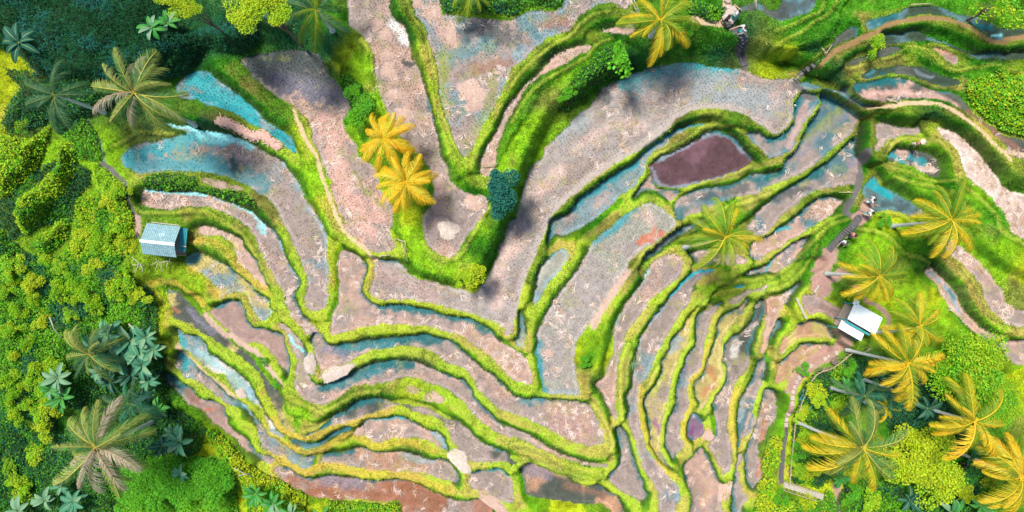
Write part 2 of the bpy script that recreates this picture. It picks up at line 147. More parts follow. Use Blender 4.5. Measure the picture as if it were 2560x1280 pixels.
# colour strokes lying in the mud (teal sky reflection and bank shade painted on wet hollows, straw-littered, rusty or purple soil): colour, half width, strength, line
STROKES = [
 ('teal',50,.85,'A1:1050,1240 1300,1180 1550,1100 1750,1100'), ('tealb',56,.8,'B1:950,30 1200,40 1450,50 1600,80'),
 ('cyan',16,.9,'A1:1320,990 1480,1010 1650,1060 1850,1110 2000,1170'), ('cyan',22,.6,'A1:1600,1080 1800,1130'),
 ('teal2',40,.8,'B1:1650,60 1800,150 B2:60,170'), ('dark',26,.8,'B1:1680,20 1740,70'),
 ('cyan',9,1,'B1:1050,215 1300,240 1500,260 1700,320 1850,400 B2:30,440 60,490'), ('cyan',20,.7,'B2:30,480 50,520'), ('w',10,.5,'B1:1800,350 1860,400'),
 ('blue',12,.8,'B2:170,600 220,700 280,820'), ('cyan',6,.9,'B1:1780,860 1862,960'), ('teal',25,.8,'B1:1380,740 1420,690'), ('teal2',9,.8,'B1:1600,740 1640,750'),
 ('cyan',5,.9,'B2:0,950 60,990 90,1060 100,1140'), ('cyan',8,.8,'C2:240,0 280,60 330,110'), ('teal2',14,.8,'B1:1580,1050 1680,1015 1740,1040'),
 ('blue',6,.9,'B2:180,10 300,160 340,260'), ('blue',10,.7,'B2:370,350 450,450 510,600'),
 ('teal',36,1,'A1:1500,620 1800,770 2000,900'),
 ('dark2',150,.9,'A2:0,520 250,560 560,640'), ('dark',110,.95,'A1:1950,460 A2:100,440 300,440 480,470'), ('indigo',60,.6,'A2:200,640 400,720 650,780'),
 ('pink',60,.9,'A2:560,1000 620,1200 B2:600,100 680,250 760,400 820,520'), ('pink',30,.8,'B2:860,280 900,430'),
 ('olive',14,.6,'B2:720,100 800,230 930,350'),
 ('white',30,.9,'A2:1100,190 1200,320'), ('dark',14,.9,'A2:1180,500 1230,510'), ('pinkl',26,.9,'A2:1150,900 1230,930'),
 ('pink',40,.6,'B2:1320,130 1340,350'), ('olive',30,.4,'A2:960,650 1000,760'), ('pinkl',22,.7,'A2:1030,440 1080,470 1050,560 1100,620'),
 ('teal2',40,.6,'A2:1560,450 1700,400 1850,360'), ('dark2',50,.7,'A2:1640,250 1900,250 2040,330'), ('rust2',30,.7,'A3:150,240 400,160 470,180'), ('rust2',34,.6,'A2:2000,480 1750,560'),
 ('teal2',30,.7,'A3:90,170 180,250'), ('blue',30,.45,'A3:20,420 100,400'), ('olive',40,.7,'A2:1500,450 1490,700 1520,900'), ('olive',34,.5,'A2:1900,600 1850,850 1700,1150'),
 ('pinkl',36,.9,'A2:1660,720 1750,760 1740,850'), ('pink',40,.6,'A2:1540,200 1570,330 A2:1400,80 1440,110'),
 ('teal',46,1,'A3:920,680 1050,620 1250,560 1500,530 1750,540'), ('bluel',60,.6,'A3:1000,720 1300,600 1700,650'), ('dark2',30,.7,'A3:700,720 780,800'), ('rust2',26,.35,'A3:1400,680 1550,720'),
 ('bluel',80,.7,'A3:1500,760 1800,760 A4:0,800'), ('bluel',50,.7,'A3:400,1080 560,950'), ('pinkl',30,.5,'A3:500,1200 800,1000 1050,1000'), ('pinkl',40,.7,'B3:350,80 180,250'),
 ('pinkl',40,.8,'B3:80,480 30,640 B2:1800,700 1750,900 1760,1050'), ('pinkm',40,.4,'B2:900,800 1100,900 1300,1000'), ('grey',8,.6,'B2:1700,1100 1800,1130 1850,1000'), ('pinkm',20,.5,'A4:30,780 90,720 50,850'),
 ('teald',15,1,'B2:900,1065 1050,1070 1200,1090 1400,1130 1550,1170 1650,1230'), ('tealb',6,.8,'B2:1700,1260 C2:1862,30 C3:60,90'),
 ('teald',20,1,'C2:570,75 700,60 850,40 1000,25 1200,5 1320,15'), ('teal2',14,.8,'C2:600,110 800,80 1000,60'), ('teal2',30,.8,'C3:100,450 200,450'), ('pinkr',90,.6,'C3:400,600 500,700'), ('teald',6,.8,'C2:1400,40 1500,100'),
 ('teald',22,1,'C2:480,370 560,345 700,280 850,220 1000,200 1100,200'), ('teal2',16,.7,'C2:560,380 750,300 900,250'), ('indigo',20,.7,'C2:650,140 500,90'),
 ('teald',14,1,'C2:360,710 480,670 560,590 660,540 760,480 900,460'), ('tealb',5,.8,'C2:1680,790 1800,850'), ('teald',10,.9,'C2:280,750 380,770 480,740 600,690 690,670'),
 ('cyan2',9,1,'C2:770,630 830,610 950,605 1060,600'), ('blue',12,.8,'C2:1280,700 1380,800'), ('teald',8,.9,'C2:480,880 600,860 700,840'), ('bluel',16,.8,'C2:1080,860 1180,910 1300,910'),
 ('teald',8,1,'C2:400,1035 500,1020'), ('rust',26,.9,'C2:380,1130 600,1130'), ('rust',30,.9,'C2:950,1100 1150,1100 1350,1200'), ('rust',40,.8,'C2:700,1160 1000,1180 1300,1240'), ('teald',9,1,'C2:1480,1195 1580,1200'), ('indigo',40,.6,'C2:500,1060 750,1070'),
 ('tealb',8,1,'C2:1560,990 1680,975 1850,1020'), ('indigo',30,.7,'C3:110,980 250,1020'), ('rust2',22,.4,'C3:400,1100 700,1180'),
 ('bluel',22,.8,'C3:195,200 220,400 300,410 450,420'), ('tealb',14,.9,'C3:182,30 200,250 220,380'), ('tealb',16,.8,'B3:590,600 750,490 880,370'), ('rust3',18,1,'B3:1030,520 930,600 1080,540'), ('pinkl',30,.6,'B3:980,380 1000,450'),
 ('tealb',22,.9,'B3:430,350 560,240 750,110 900,20'), ('teal2',16,.8,'B3:270,540 300,440'), ('pinkm',30,.5,'B3:600,350 700,260'), ('tealb',7,.9,'B3:310,650 200,800'),
 ('tealb',9,1,'A3:1010,1270 1200,1120 1400,1010 1540,985'), ('greyb',16,.95,'A3:1160,1270 1300,1210 1420,1150 1530,1090 1640,1060 1760,1100 1870,1210'), ('greyb',12,.9,'B3:1030,60 1070,170 1200,195 1450,150 1650,80'), ('teald',10,.9,'A3:1600,1040 1720,1070 1840,1150'),
 ('teald',12,1,'A4:10,1100 120,1100 200,1000 230,860 280,760'), ('teald',12,1,'A4:420,800 360,950 300,1080 230,1200 150,1270'), ('teald',14,1,'B4:0,130 120,60'), ('olive',26,.7,'A4:600,880 480,980 350,1100'), ('indigo',26,.6,'A4:620,920 420,1060 280,1230'),('pinkm',16,.7,'A4:330,800 250,950 150,1180'),('teald',14,.8,'A4:450,780 600,800'),
 ('teal',10,1,'A4:780,1010 660,1140 560,1220 B4:330,50 200,150'), ('teald',13,.9,'B4:100,200 250,150 400,60'), ('dark2',26,.7,'B4:60,280 300,200'), ('indigo',20,.7,'A4:760,1180 740,1260 B4:620,30'),('teald',10,.8,'B3:1500,220 1700,150 1862,110'), ('dark2',24,.6,'B3:1400,270 1700,200'),
 ('teald',10,.9,'B4:440,270 300,320 180,430'), ('cyan2',9,.8,'B4:0,530 100,500 180,490'), ('rust2',18,.6,'B4:450,330 300,420'), ('cyan2',8,.9,'B4:0,800 60,700 180,600'), ('indigo',14,.6,'B4:250,600 100,730'),
 ('cyan2',11,1,'B3:1460,800 1340,820 1260,880 1160,1000'), ('blue',9,1,'B3:1120,1030 1000,1200'), ('cyan3',7,.9,'B3:1000,800 900,960 800,1080 750,1200'), ('cyan3',7,.9,'C3:940,10 910,100'), ('cyan2',6,.9,'C3:1180,10 1130,110'), ('bluel',22,.8,'C3:1220,20 1160,120'), ('indigo',12,.5,'C3:1290,150 1240,300'),
 ('purple',12,.8,'C3:1040,600 1060,720'), ('yel',18,.5,'C3:1030,420 1090,300'), ('rusty',22,.7,'C3:1440,250 1460,350 1390,430'), ('purple2',10,1,'C3:1320,650 1310,730'), ('blue',9,.9,'C3:1320,580 1330,600'), ('teald',8,1,'C3:1560,60 1540,140'), ('white',18,.7,'C3:1640,60 1620,140'),
 ('bluel',12,.9,'C3:1680,480 1660,620'), ('pinkm',10,.8,'C3:1720,560 1690,690'), ('teald',8,1,'C3:1640,800 1630,980 1600,1080'), ('teald',8,.9,'C3:1262,950 1290,1120 1310,1250'), ('dark2',8,.8,'C3:1800,190 1770,260'),
 ('pinkr',30,.8,'C3:1450,1150 1400,1230'), ('rusty',14,.7,'C3:1840,620 1800,1020'), ('blue',12,.7,'C3:800,820 760,960'),('tealb',6,.9,'C3:690,1000 790,930 790,760'),('cyan3',5,.8,'C3:890,760 930,900'),
 ('teal',26,.9,'C1:1290,30 1340,60'), ('cyan3',24,.7,'C1:1450,100 1560,200 1700,300 1800,440'), ('teal',24,.9,'C1:1320,140 1360,220'), ('teald',26,.9,'C1:1210,290 1330,370'), ('cyan3',9,.8,'C1:1530,290 1650,400'), ('cyan3',9,.7,'C1:1760,500 1830,570'), ('rust3',8,.8,'C1:1470,545 1530,548'), ('rusty',20,.5,'C1:1600,480 1640,520'), ('teald',6,.9,'B1:1200,960 1280,960'), ('indigo',18,.7,'B1:1360,1080 1450,1170 1560,1250'), ('rusty',12,.6,'B1:1250,1080 1300,1100'),('brownr',18,.8,'B1:1480,980 1520,1020'),('brownr',20,.7,'C1:1350,400 1420,470'),
 ('teald',18,.9,'A4:680,720 820,670 960,640 1080,650'), ('teal2',14,.8,'A4:1400,720 1500,730'), ('pink',24,.8,'A4:760,760 1000,740 1300,770 1500,850'), ('brownr',20,.7,'A4:1600,880 1800,1040 2000,1180'),
 ('teal2',20,.8,'A4:470,740 580,770'), ('teal',18,.8,'A4:1000,1230 1050,1260 B4:1000,30'), ('pinkl',16,.9,'A4:1200,1230 B4:1100,60 1210,60'),('tealb',16,.9,'A4:1150,1250 B4:1140,20'),
 ('teal',30,1,'B4:760,170 800,200 900,260'), ('dark2',26,.6,'B4:850,320 1020,340'), ('blue',10,.8,'B4:1200,830 1340,970 C4:1460,0'), ('teal2',10,.9,'B4:1340,960 1360,990'),
 ('teald',14,.8,'A4:850,190 1000,130'), ('teald',12,.9,'A4:1650,190 1780,230'), ('cyan',12,.8,'A4:1790,290 1850,280'), ('rust',8,.9,'A4:1400,400 1480,440'), ('greyb',12,.6,'A4:1180,560 1250,600 1330,610'), ('teal2',8,.8,'A4:790,600 840,570'), ('greyb',8,.5,'A4:1400,340 1450,360 A4:1450,360'),
 ('dark2',40,.7,'A4:300,40 200,60 120,120 80,60'), ('cyan2',8,.9,'A3:1460,405 1640,420 1800,490'),
]

# grass colour samples: colour key, points
GRASSC = [
 ('deep','A1:300,200 600,300 900,200 1300,300 1800,300 1500,420 200,880 600,700 1000,900 1150,1060 1650,1000'), ('green','A1:1800,600 1950,700 1350,870 1600,880'),
 ('lime','A1:850,1150 900,1250 500,1250'), ('olive','A1:1300,1040 1100,1080'), ('yel','A1:100,600 40,850'),
 ('deep','A2:300,250 550,350 650,520'), ('green','A2:700,650 820,750 100,850 250,1000 1250,150 1300,280 600,200'), ('lime','A2:850,450 930,600 960,800 1050,1000 1400,450 1420,650 1500,1000 1560,1150 1900,900 2000,1150 200,1250'), ('yel','A2:1280,450 1370,700 1420,900 700,480 330,1100'),
 ('lime','B2:400,200 300,100 560,450 1450,60 1400,130 1680,120'), ('yel','B2:440,300 540,600 560,850 1100,400'), ('lime','B2:1150,500 1180,620 1400,760 1250,760 1600,450 560,1050 300,1000 260,700'), ('green','B2:1250,280 1600,600 1700,420 1560,180 30,320'), ('yel','B2:800,920 830,1000 1000,1035 1400,1090 1000,1230 700,1250 430,1130'),
 ('green','A3:600,100 450,300 250,420 60,600 700,450 600,600 850,350 1600,280 1750,300 1550,70'), ('lime','A3:350,330 60,560 550,430 300,600 100,800 200,1000 100,1150 50,1230 1000,1230 1200,1130 1550,900'), ('deep','A3:300,480 880,480 1700,420 1880,300 1350,950'), ('olive','A3:250,850 1600,960 1950,350'), ('green','A3:1400,950 1350,1100 1800,960 1950,1180'),
 ('lime','B3:330,320 600,120 920,180 700,350 400,560 220,560 1000,330 1100,280'), ('green','B3:400,330 620,160 650,530 150,900 900,830 250,620 1050,240'), ('lime','B3:400,800 250,1050 1000,560 800,1000 750,1180 1200,800 1000,1080 900,1250 1400,400 1650,300 1290,700'), ('yel','B3:420,620 1150,500 100,1000 1350,1120 1600,950 1450,1200'), ('lime','B3:1500,900 1700,880 1650,1080 1750,1050 1380,950'), ('green','B3:1720,370 1650,900 1300,560 1450,520'), ('olive','B3:1850,1000 1700,1150 1600,1200'),
 ('green','A4:500,100 400,250 250,350 150,500 330,500 600,380 1000,300 1300,550'), ('green2','A4:200,200 700,500 1100,380 1400,500 1600,500 1300,800 1800,550 1900,800 400,850 550,1150'), ('green','A4:900,950 1500,950 750,1180 1900,400 1500,150 1700,330'), ('yel','A4:60,600 150,430 1300,1050 1700,1100 1950,560'), ('olive','A4:1650,1130 1850,1230 650,600'), ('deep','A4:560,620 350,400 1300,900'), ('lime','A4:1050,1120 1350,1130 1650,850 1750,950'),
 ('green2','B4:960,150 1200,260 1450,330 1650,480 1000,560 1100,760'), ('lime','B4:950,120 1150,200 1350,80 1500,270 1700,600 1500,600 780,560 1100,830 700,700 1400,900 1700,800 130,700 50,850 350,450 0,230'), ('green','B4:600,450 450,600 300,750 1300,200 1150,650 1200,740 560,960 300,300 700,60'), ('yel','B4:900,450 1050,450 850,1020 1200,960 200,1130 1850,800'), ('olive','B4:1750,900 1450,1000 1300,860 1800,1000'), ('lime','B4:150,1180 1000,1000 1300,1120 1650,1200 850,1150'),
 ('lime','C1:1500,350 1600,80 1750,250 1350,450 1700,620 1800,720'), ('yel','C1:1450,220 1280,30 1600,800 1750,950 1520,720'), ('deep','C1:900,700 1150,250 1150,600'), ('green','C1:1250,400 1200,200 500,900'),
 ('lime','C2:900,120 1400,240 1600,400 250,300 300,600 450,560 1300,380 1700,680 1800,350 1700,560 1500,80'), ('yel','C2:60,450 150,600 50,600 1100,420 1250,640 650,800 900,1000 1000,780 1400,1130 60,1000 200,1100 800,1215 700,20'), ('green','C2:700,430 1000,400 580,820 1100,820 650,770'), ('lime','C2:1480,1100 1500,1000 1700,940 1300,870 1330,650'), ('olive','C2:1200,190'),
 ('green','C3:540,180 560,260 550,320'), ('green2','A4:700,60 900,40 600,150 480,40 1300,10 1550,50'), ('yel','C3:680,170 650,260'),
 ('lime','C3:130,200 100,380 400,450 650,550 730,750 200,700 500,830 600,1000 900,900 950,1020 1000,1200 1250,1120 1500,100 1540,260 800,300 830,100 1100,300 1200,250'), ('yel','C3:480,150 520,350 730,650 600,1050 1230,700 1640,450 1850,1000 1600,600 350,1210'), ('green','C3:560,150 600,330 1000,400 1260,880 1740,250 1850,350'), ('lime','C3:650,150 1420,600 1250,830 1720,620 1800,450 1690,830 1150,600 40,1100 1680,1050 1450,900'), ('olive','C3:830,250 480,1030'),
 ('lime','C4:60,250 30,650 250,30 150,20 600,700 1500,150 1650,100 60,450'), ('yel','C4:300,350 250,700 60,900 1700,250 450,1150'), ('deep','C4:700,300 1000,600 1100,500 1250,780 500,380'), ('green','C4:400,800 900,750 1300,300 1500,900 1250,1100 30,1230 700,1200'),
]

# overgrown ground (leafy cover): leaf kind, colour keys, density per sq m, mound height, outline
COVER = [
 ('bamboo','deep deep deep2 teald2',34,1.6,'A1:0,0 1250,0 1400,180 1600,260 1900,60 2048,60 2048,360 1900,420 1600,380 1500,560 1300,640 1000,640 700,640 300,600 150,420 0,300'),
 ('leaf','deep deep green deep2',30,.9,'A1:50,560 700,640 900,800 800,900 650,950 500,1100 400,980 60,1080 40,900 150,700'),
 ('leaf','green green2 lime2 green2',26,.5,'A1:560,950 680,960 800,1150 830,1280 620,1280 590,1150 500,1100'),
 ('leaf','lime yel lime2 lime',40,1.4,'A1:0,1120 180,1100 300,1080 400,1010 400,1090 350,1200 300,1280 B1:270,80 190,150 100,200 60,270 0,260'),
 ('leaf','lime yel lime green2',40,1.4,'A1:480,1150 600,1160 600,1280 B1:520,50 550,100 530,170 450,260 350,370 260,470 230,530 180,530 130,490 120,400 140,280 230,200 330,110 420,40'),
 ('leaf','lime yel lime2 green2',40,1.3,'B1:430,430 490,440 490,520 450,600 350,680 260,690 210,660 240,580 350,500'),
 ('leaf','lime yel lime2 green2',46,.7,'B1:560,300 700,240 650,120 680,30 740,40 830,110 900,180 930,260 940,360 980,420 940,520 850,560 900,700 800,760 600,740 470,700 480,640 550,560 540,450'),
 ('leaf','deep deep deep2 green',24,.2,'B1:0,270 60,270 100,200 300,60 400,0 560,20 650,120 560,300 540,450 430,430 300,480 160,560 80,560 20,500 0,400'),
 ('leaf','deep2 green green2 lime2',34,.7,'B1:0,420 40,540 200,680 350,700 480,700 700,740 900,760 1000,900 1120,960 1150,1200 1190,1280 C1:1150,0 600,100 450,300 400,500 400,700 250,800 100,700 0,600'),
 ('leaf','deep green2 deep2 green',30,.8,'C1:0,600 120,640 260,800 400,720 600,600 1000,560 1250,520 1480,640 1480,740 1440,860 1200,860 1000,950 840,1080 800,1280 0,1280'),
 ('leaf','deep green2 deep2 green',26,.6,'C1:420,300 600,100 1150,20 1200,180 1180,300 1240,420 1220,560 900,600 600,560 430,450'),
 ('leaf','green3 lime green3 lime2',60,1.3,'C1:860,1020 1000,960 1150,870 1320,860 1460,880 1600,900 1700,1060 1680,1280 820,1280'),
 ('leaf','yel yel lime lime2',50,.5,'C1:1500,700 1560,680 1680,780 1862,960 C2:60,1010 160,1050 300,1130 360,1170 340,1270 0,1280 C1:1780,1150 1690,1080 1600,860 1500,760'),
 ('leaf','yel lime green3 lime',36,.4,'C2:560,1195 700,1200 950,1225 1060,1250 1130,1280 500,1280 520,1230'),
 ('leaf','lime green3 yel lime2',50,.8,'A4:1560,680 1650,640 1800,560 1950,600 2048,660 2048,1120 1930,1060 1820,1020 1720,930 1640,830 1580,760'),
 ('leaf','yel lime lime2 yel',50,.4,'C3:1850,790 1810,900 1830,1020 1780,1120 1720,1280 C4:60,1280 40,1000 80,900 60,720 0,760'),
 ('leaf','deep green green2 lime',40,.8,'C4:200,480 260,350 350,270 600,180 700,180 760,260 620,420 430,560 560,700 500,820 560,900 400,1100 300,1090 150,1050 170,800'),
 ('leaf','deep deep2 teald2 green',26,.7,'C4:440,380 640,400 720,250 1000,250 1250,380 1300,500 1400,650 1350,760 1200,760 1000,780 900,720 820,560 620,480'),
 ('leaf','deep green2 green lime2',36,.7,'C4:560,1080 900,1050 1100,1180 1500,900 1700,1050 1500,1180 1700,1280 520,1280'),
 ('leaf','lime yel green3 green2',34,.4,'C4:170,1200 330,1180 480,1150 490,1280 0,1280 20,1180'),
 ('leaf','green green2 deep lime2',26,.5,'A3:700,420 780,360 900,420 880,560 700,650 600,760 420,900 380,780 480,650'),
 ('leaf','green deep green2 deep2',30,.4,'A2:1480,0 2048,0 A3:520,0 400,30 200,60 60,100 A2:2048,140 1800,110 1600,110 1500,80'),
 ('leaf','green green2 deep lime2',30,.5,'A3:1400,20 1560,40 1700,60 1680,120 1600,180 1450,140 1380,90'),
 ('leaf','green2 green3 lime2 green',30,.4,'A2:680,640 760,620 860,720 930,760 950,880 860,940 760,820'),
 ('leaf','green2 deep lime2 green',24,.3,'B1:1100,110 1300,100 1450,130 1450,200 1600,220 1780,240 1862,310 1862,360 1700,290 1500,240 1200,215 1050,200'),
]

# small grassy lips and ledges running along the wider banks
RIDGES = ['B2:1215,600 1290,695 1400,725 1490,690 1570,560 1640,440 1700,330','B3:1490,900 1620,880 1760,870 1862,840','B3:1290,1280 1330,1130 1420,1020 1560,960 1680,930','B3:1440,1275 1480,1150 1560,1060 1640,1000',
 'B3:1660,1200 1700,1110 1760,1040 1862,980','B4:0,700 100,640 250,560 400,470 530,400','B4:0,860 120,800 220,700 320,600 450,480 580,430','B4:0,950 150,900 280,780 350,620','A1:900,1180 1000,1120 1100,1060 1200,1060 1400,1070',
 'B1:950,250 980,340 1060,385 1250,385 1450,372 1600,430 1750,530 1840,640 B2:40,800 100,900','C2:240,430 400,520 500,548 640,470 760,410 900,400','C2:205,470 225,580 320,685 440,680 520,620','C3:0,790 150,800 300,880 450,950 640,985','C3:60,930 200,915 330,980 450,1030 620,1060',
 'B4:830,40 1000,90 1180,150 1350,160 1500,250 1650,400 1750,560 1862,760','B4:640,500 780,520 900,580 1000,680 1150,740 1230,860 1330,1000 1430,1160 1550,1280','B4:820,395 900,380 1050,440 1200,600 1330,700 1470,850 1560,1010 1680,1165 1862,1240',
 'A4:60,250 200,200 330,130 430,60 500,0','A4:0,420 120,330 260,260 380,170 520,60 640,0','A4:640,545 750,530 850,490 1000,450 1130,380 1250,400 1380,510 1480,570 1650,540 1800,530 1950,570 2048,640','A4:300,520 420,420 560,330 700,260','A4:1300,350 1500,400 1650,450',
 'A2:840,320 920,420 945,560 1000,750 1080,960 1180,1130 1290,1270','A2:1130,0 1250,110 1350,240 1400,400 1440,620 1480,830 1540,1030 1640,1240','A3:0,690 100,560 220,450 330,370 480,280 560,190 650,120 780,100','A3:0,980 60,860 140,760 240,660 360,590 520,500 620,440 680,350 800,310',
 'A3:1250,1250 1300,1200','A3:1080,1270 1200,1220 1340,1160 1440,1090 1520,1020 1620,1000 1740,1010 1850,1070 1950,1180 2048,1250','B3:1740,50 1620,90 1480,130 1330,190 1240,230','B3:1230,560 1330,490 1450,410 1560,350 1700,310 1862,250','B3:870,790 960,680 1080,590 1200,490',
 'A1:1580,600 1720,700 1850,800 2000,900','A2:40,640 180,760 300,860 400,980 440,1100 500,1260','B1:1400,600 1550,620 1650,700 1740,800 1800,930','B1:1100,920 1250,900 1380,960 1480,1060','C1:1290,90 1400,150 1500,240 1620,330 1740,440 1862,540',
 'C2:560,1150 700,1195 900,1215 1060,1245','C3:560,480 640,560 700,660 730,780 700,860','C3:850,60 800,200 790,400 800,600 850,700','C3:1180,60 1080,200 1010,330 940,420','C3:1500,20 1550,240 1470,420 1400,560','C3:1740,150 1650,370 1600,500 1600,750 1620,900',
 'B4:900,130 1050,170 1200,190 1330,250 1450,360','C4:80,110 140,60 260,25 420,25 500,40','A4:1260,960 1300,1100 1380,1160 1460,1270','A4:930,1250 1000,1150 1120,1110 1250,1120']
PAL = {  # 'gs' silvery mud
 'gs':(.27,.235,.215),  # linear base colours
 'g':(.24,.19,.168),'g2':(.255,.25,.205),'b':(.15,.205,.215),'t':(.02,.21,.235),'t2':(.07,.14,.155),'d':(.028,.048,.03),'d2':(.06,.068,.055),  # teal pair: sky reflection painted into wet mud
 'p':(.34,.225,.18),'r':(.26,.13,.09),'r2':(.33,.19,.12),'v':(.075,.04,.045),'v2':(.17,.10,.15),'v3':(.125,.065,.08),'y':(.34,.28,.10),'m':(.26,.175,.15),'w':(.52,.41,.37),
 'teal':(.012,.25,.275),'teal2':(.04,.18,.20),'teald':(.004,.105,.115),'tealb':(.02,.22,.25),'cyan':(.22,.60,.62),'cyan2':(.02,.32,.35),'cyan3':(.26,.45,.47),  # teals hold painted sky reflection and bank shade on wet mud
 'blue':(.20,.33,.40),'bluel':(.24,.28,.29),'greyb':(.17,.20,.24),'indigo':(.17,.16,.21),'dark':(.02,.035,.035),'dark2':(.04,.055,.06),
 'pink':(.50,.30,.25),'pinkl':(.52,.37,.32),'pinkm':(.42,.27,.24),'pinkr':(.40,.235,.19),'rust':(.24,.10,.055),'rust2':(.27,.13,.085),'rust3':(.42,.14,.08),'rusty':(.36,.15,.07),
 'brownr':(.22,.10,.07),'purple':(.26,.11,.22),'purple2':(.15,.06,.14),'white':(.60,.58,.55),'grey':(.33,.29,.29),'olive':(.20,.24,.04),'yelm':(.4,.36,.1),
 'tanp':(.50,.36,.22),'pathg':(.33,.28,.255),'rustp':(.23,.14,.06),'pathd':(.11,.10,.10),'brown':(.34,.20,.17),'pinkp':(.44,.30,.24),'rockp':(.06,.10,.11),'orange':(.55,.38,.06),
 'lime':(.22,.42,.012),'lime2':(.13,.36,.010),'yel':(.37,.44,.012),'green':(.045,.20,.008),'green2':(.08,.28,.012),'green3':(.09,.36,.02),'deep':(.012,.085,.028),'deep2':(.02,.13,.055),'teald2':(.02,.14,.11),
}
def link(o):
    COL.objects.link(o); return o

# ---------------------------------------------------------------- terrain sheet
ST = 3.0
U = np.arange(-330, 2892, ST); V = np.arange(-250, 1532, ST)
NU, NV = len(U), len(V)
UU, VV = np.meshgrid(U, V)

def vnoise(scale, seed, octv=3):
    out = np.zeros_like(UU); amp = 1; tot = 0
    for o in range(octv):
        r = np.random.default_rng(seed + o * 17)
        s = scale / (2 ** o)
        nx, ny = int(3300 / s) + 3, int(1900 / s) + 3
        g = r.random((ny, nx))
        x = (UU + 340) / s; y = (VV + 260) / s
        xi = x.astype(int); yi = y.astype(int); fx = x - xi; fy = y - yi
        fx = fx * fx * (3 - 2 * fx); fy = fy * fy * (3 - 2 * fy)
        out += amp * ((g[yi, xi] * (1 - fx) + g[yi, xi + 1] * fx) * (1 - fy) + (g[yi + 1, xi] * (1 - fx) + g[yi + 1, xi + 1] * fx) * fy)
        tot += amp; amp *= .5
    return out / tot
def sst(a, b, x):
    t = np.clip((x - a) / (b - a), 0, 1); return t * t * (3 - 2 * t)
def smooth_closed(P, n=3):
    P = np.array(P, float); out = []
    m = len(P)
    for i in range(m):
        p0, p1, p2, p3 = P[i - 1], P[i], P[(i + 1) % m], P[(i + 2) % m]
        for k in range(n):
            t = k / n
            out.append(.5 * ((2 * p1) + (-p0 + p2) * t + (2 * p0 - 5 * p1 + 4 * p2 - p3) * t * t + (-p0 + 3 * p1 - 3 * p2 + p3) * t ** 3))
    return np.array(out)
def smooth_open(P, n=4):
    P = np.array(P, float)
    if len(P) < 2: return np.vstack([P, P + .5])
    Q = np.vstack([2 * P[0] - P[1], P, 2 * P[-1] - P[-2]]); out = []
    for i in range(1, len(Q) - 2):
        p0, p1, p2, p3 = Q[i - 1:i + 3]
        for k in range(n):
            t = k / n
            out.append(.5 * ((2 * p1) + (-p0 + p2) * t + (2 * p0 - 5 * p1 + 4 * p2 - p3) * t * t + (-p0 + 3 * p1 - 3 * p2 + p3) * t ** 3))
    out.append(P[-1]); return np.array(out)
def window(P, R):
    x0, y0 = P.min(0) - R; x1, y1 = P.max(0) + R
    a = max(0, int((x0 - U[0]) / ST)); b = min(NU, int((x1 - U[0]) / ST) + 2)
    c = max(0, int((y0 - V[0]) / ST)); d = min(NV, int((y1 - V[0]) / ST) + 2)
    return slice(c, max(d, c + 1)), slice(a, max(b, a + 1))
def segdist(P, closed, sl, wu, wv):
    X = UU[sl] + wu[sl]; Y = VV[sl] + wv[sl]
    D = np.full(X.shape, 1e9)
    Q = np.vstack([P, P[:1]]) if closed else P
    for (ax, ay), (bx, by) in zip(Q[:-1], Q[1:]):
        dx, dy = bx - ax, by - ay; L = dx * dx + dy * dy + 1e-9
        t = np.clip(((X - ax) * dx + (Y - ay) * dy) / L, 0, 1)
        D = np.minimum(D, (X - ax - t * dx) ** 2 + (Y - ay - t * dy) ** 2)
    D = np.sqrt(D)
    if closed:
        ins = np.zeros(X.shape, bool)
        for (ax, ay), (bx, by) in zip(Q[:-1], Q[1:]):
            if ay == by: continue
            c = ((ay > Y) != (by > Y)) & (X < (bx - ax) * (Y - ay) / (by - ay) + ax)
            ins ^= c
        return D, ins
    return D
wu = (vnoise(26, 3, 3) - .5) * 9; wv = (vnoise(26, 9, 3) - .5) * 9
wu += (vnoise(8, 4, 2) - .5) * 5.5; wv += (vnoise(8, 6, 2) - .5) * 5.5
nz1 = vnoise(40, 21, 4); nz2 = vnoise(14, 31, 3); nz3 = vnoise(110, 41, 3); nzf = vnoise(7, 55, 2)
R = 95.0
D1 = np.full(UU.shape, R); I1 = np.full(UU.shape, -1); D2 = np.full(UU.shape, R); I2 = np.full(UU.shape, -1)
INS = np.full(UU.shape, -1); DI = np.zeros(UU.shape)
HS = 1.15
HP = np.array([p[0] * HS for p in PADDIES])
outl = []
for i, p in enumerate(PADDIES):
    P = smooth_closed(pts(p[5])); outl.append(P)
    sl = window(P, R)
    D, ins = segdist(P, True, sl, wu, wv)
    sd_ = np.where(ins, -D, D) + 1.0; ins = sd_ < 0; D = np.maximum(sd_, 0)
    d1, i1, d2, i2, ii = D1[sl], I1[sl], D2[sl], I2[sl], INS[sl]
    free = ii < 0
    di = DI[sl]; di[ins & free] = -sd_[ins & free]
    ii[ins & free] = i
    closer = (D < d1)
    d2[:] = np.where(closer, d1, np.where(D < d2, D, d2)); i2[:] = np.where(closer, i1, np.where((D < R) & (D < d2 + 1e-9) & ~closer, i, i2))
    i1[:] = np.where(closer, i, i1); d1[:] = np.where(closer, D, d1)
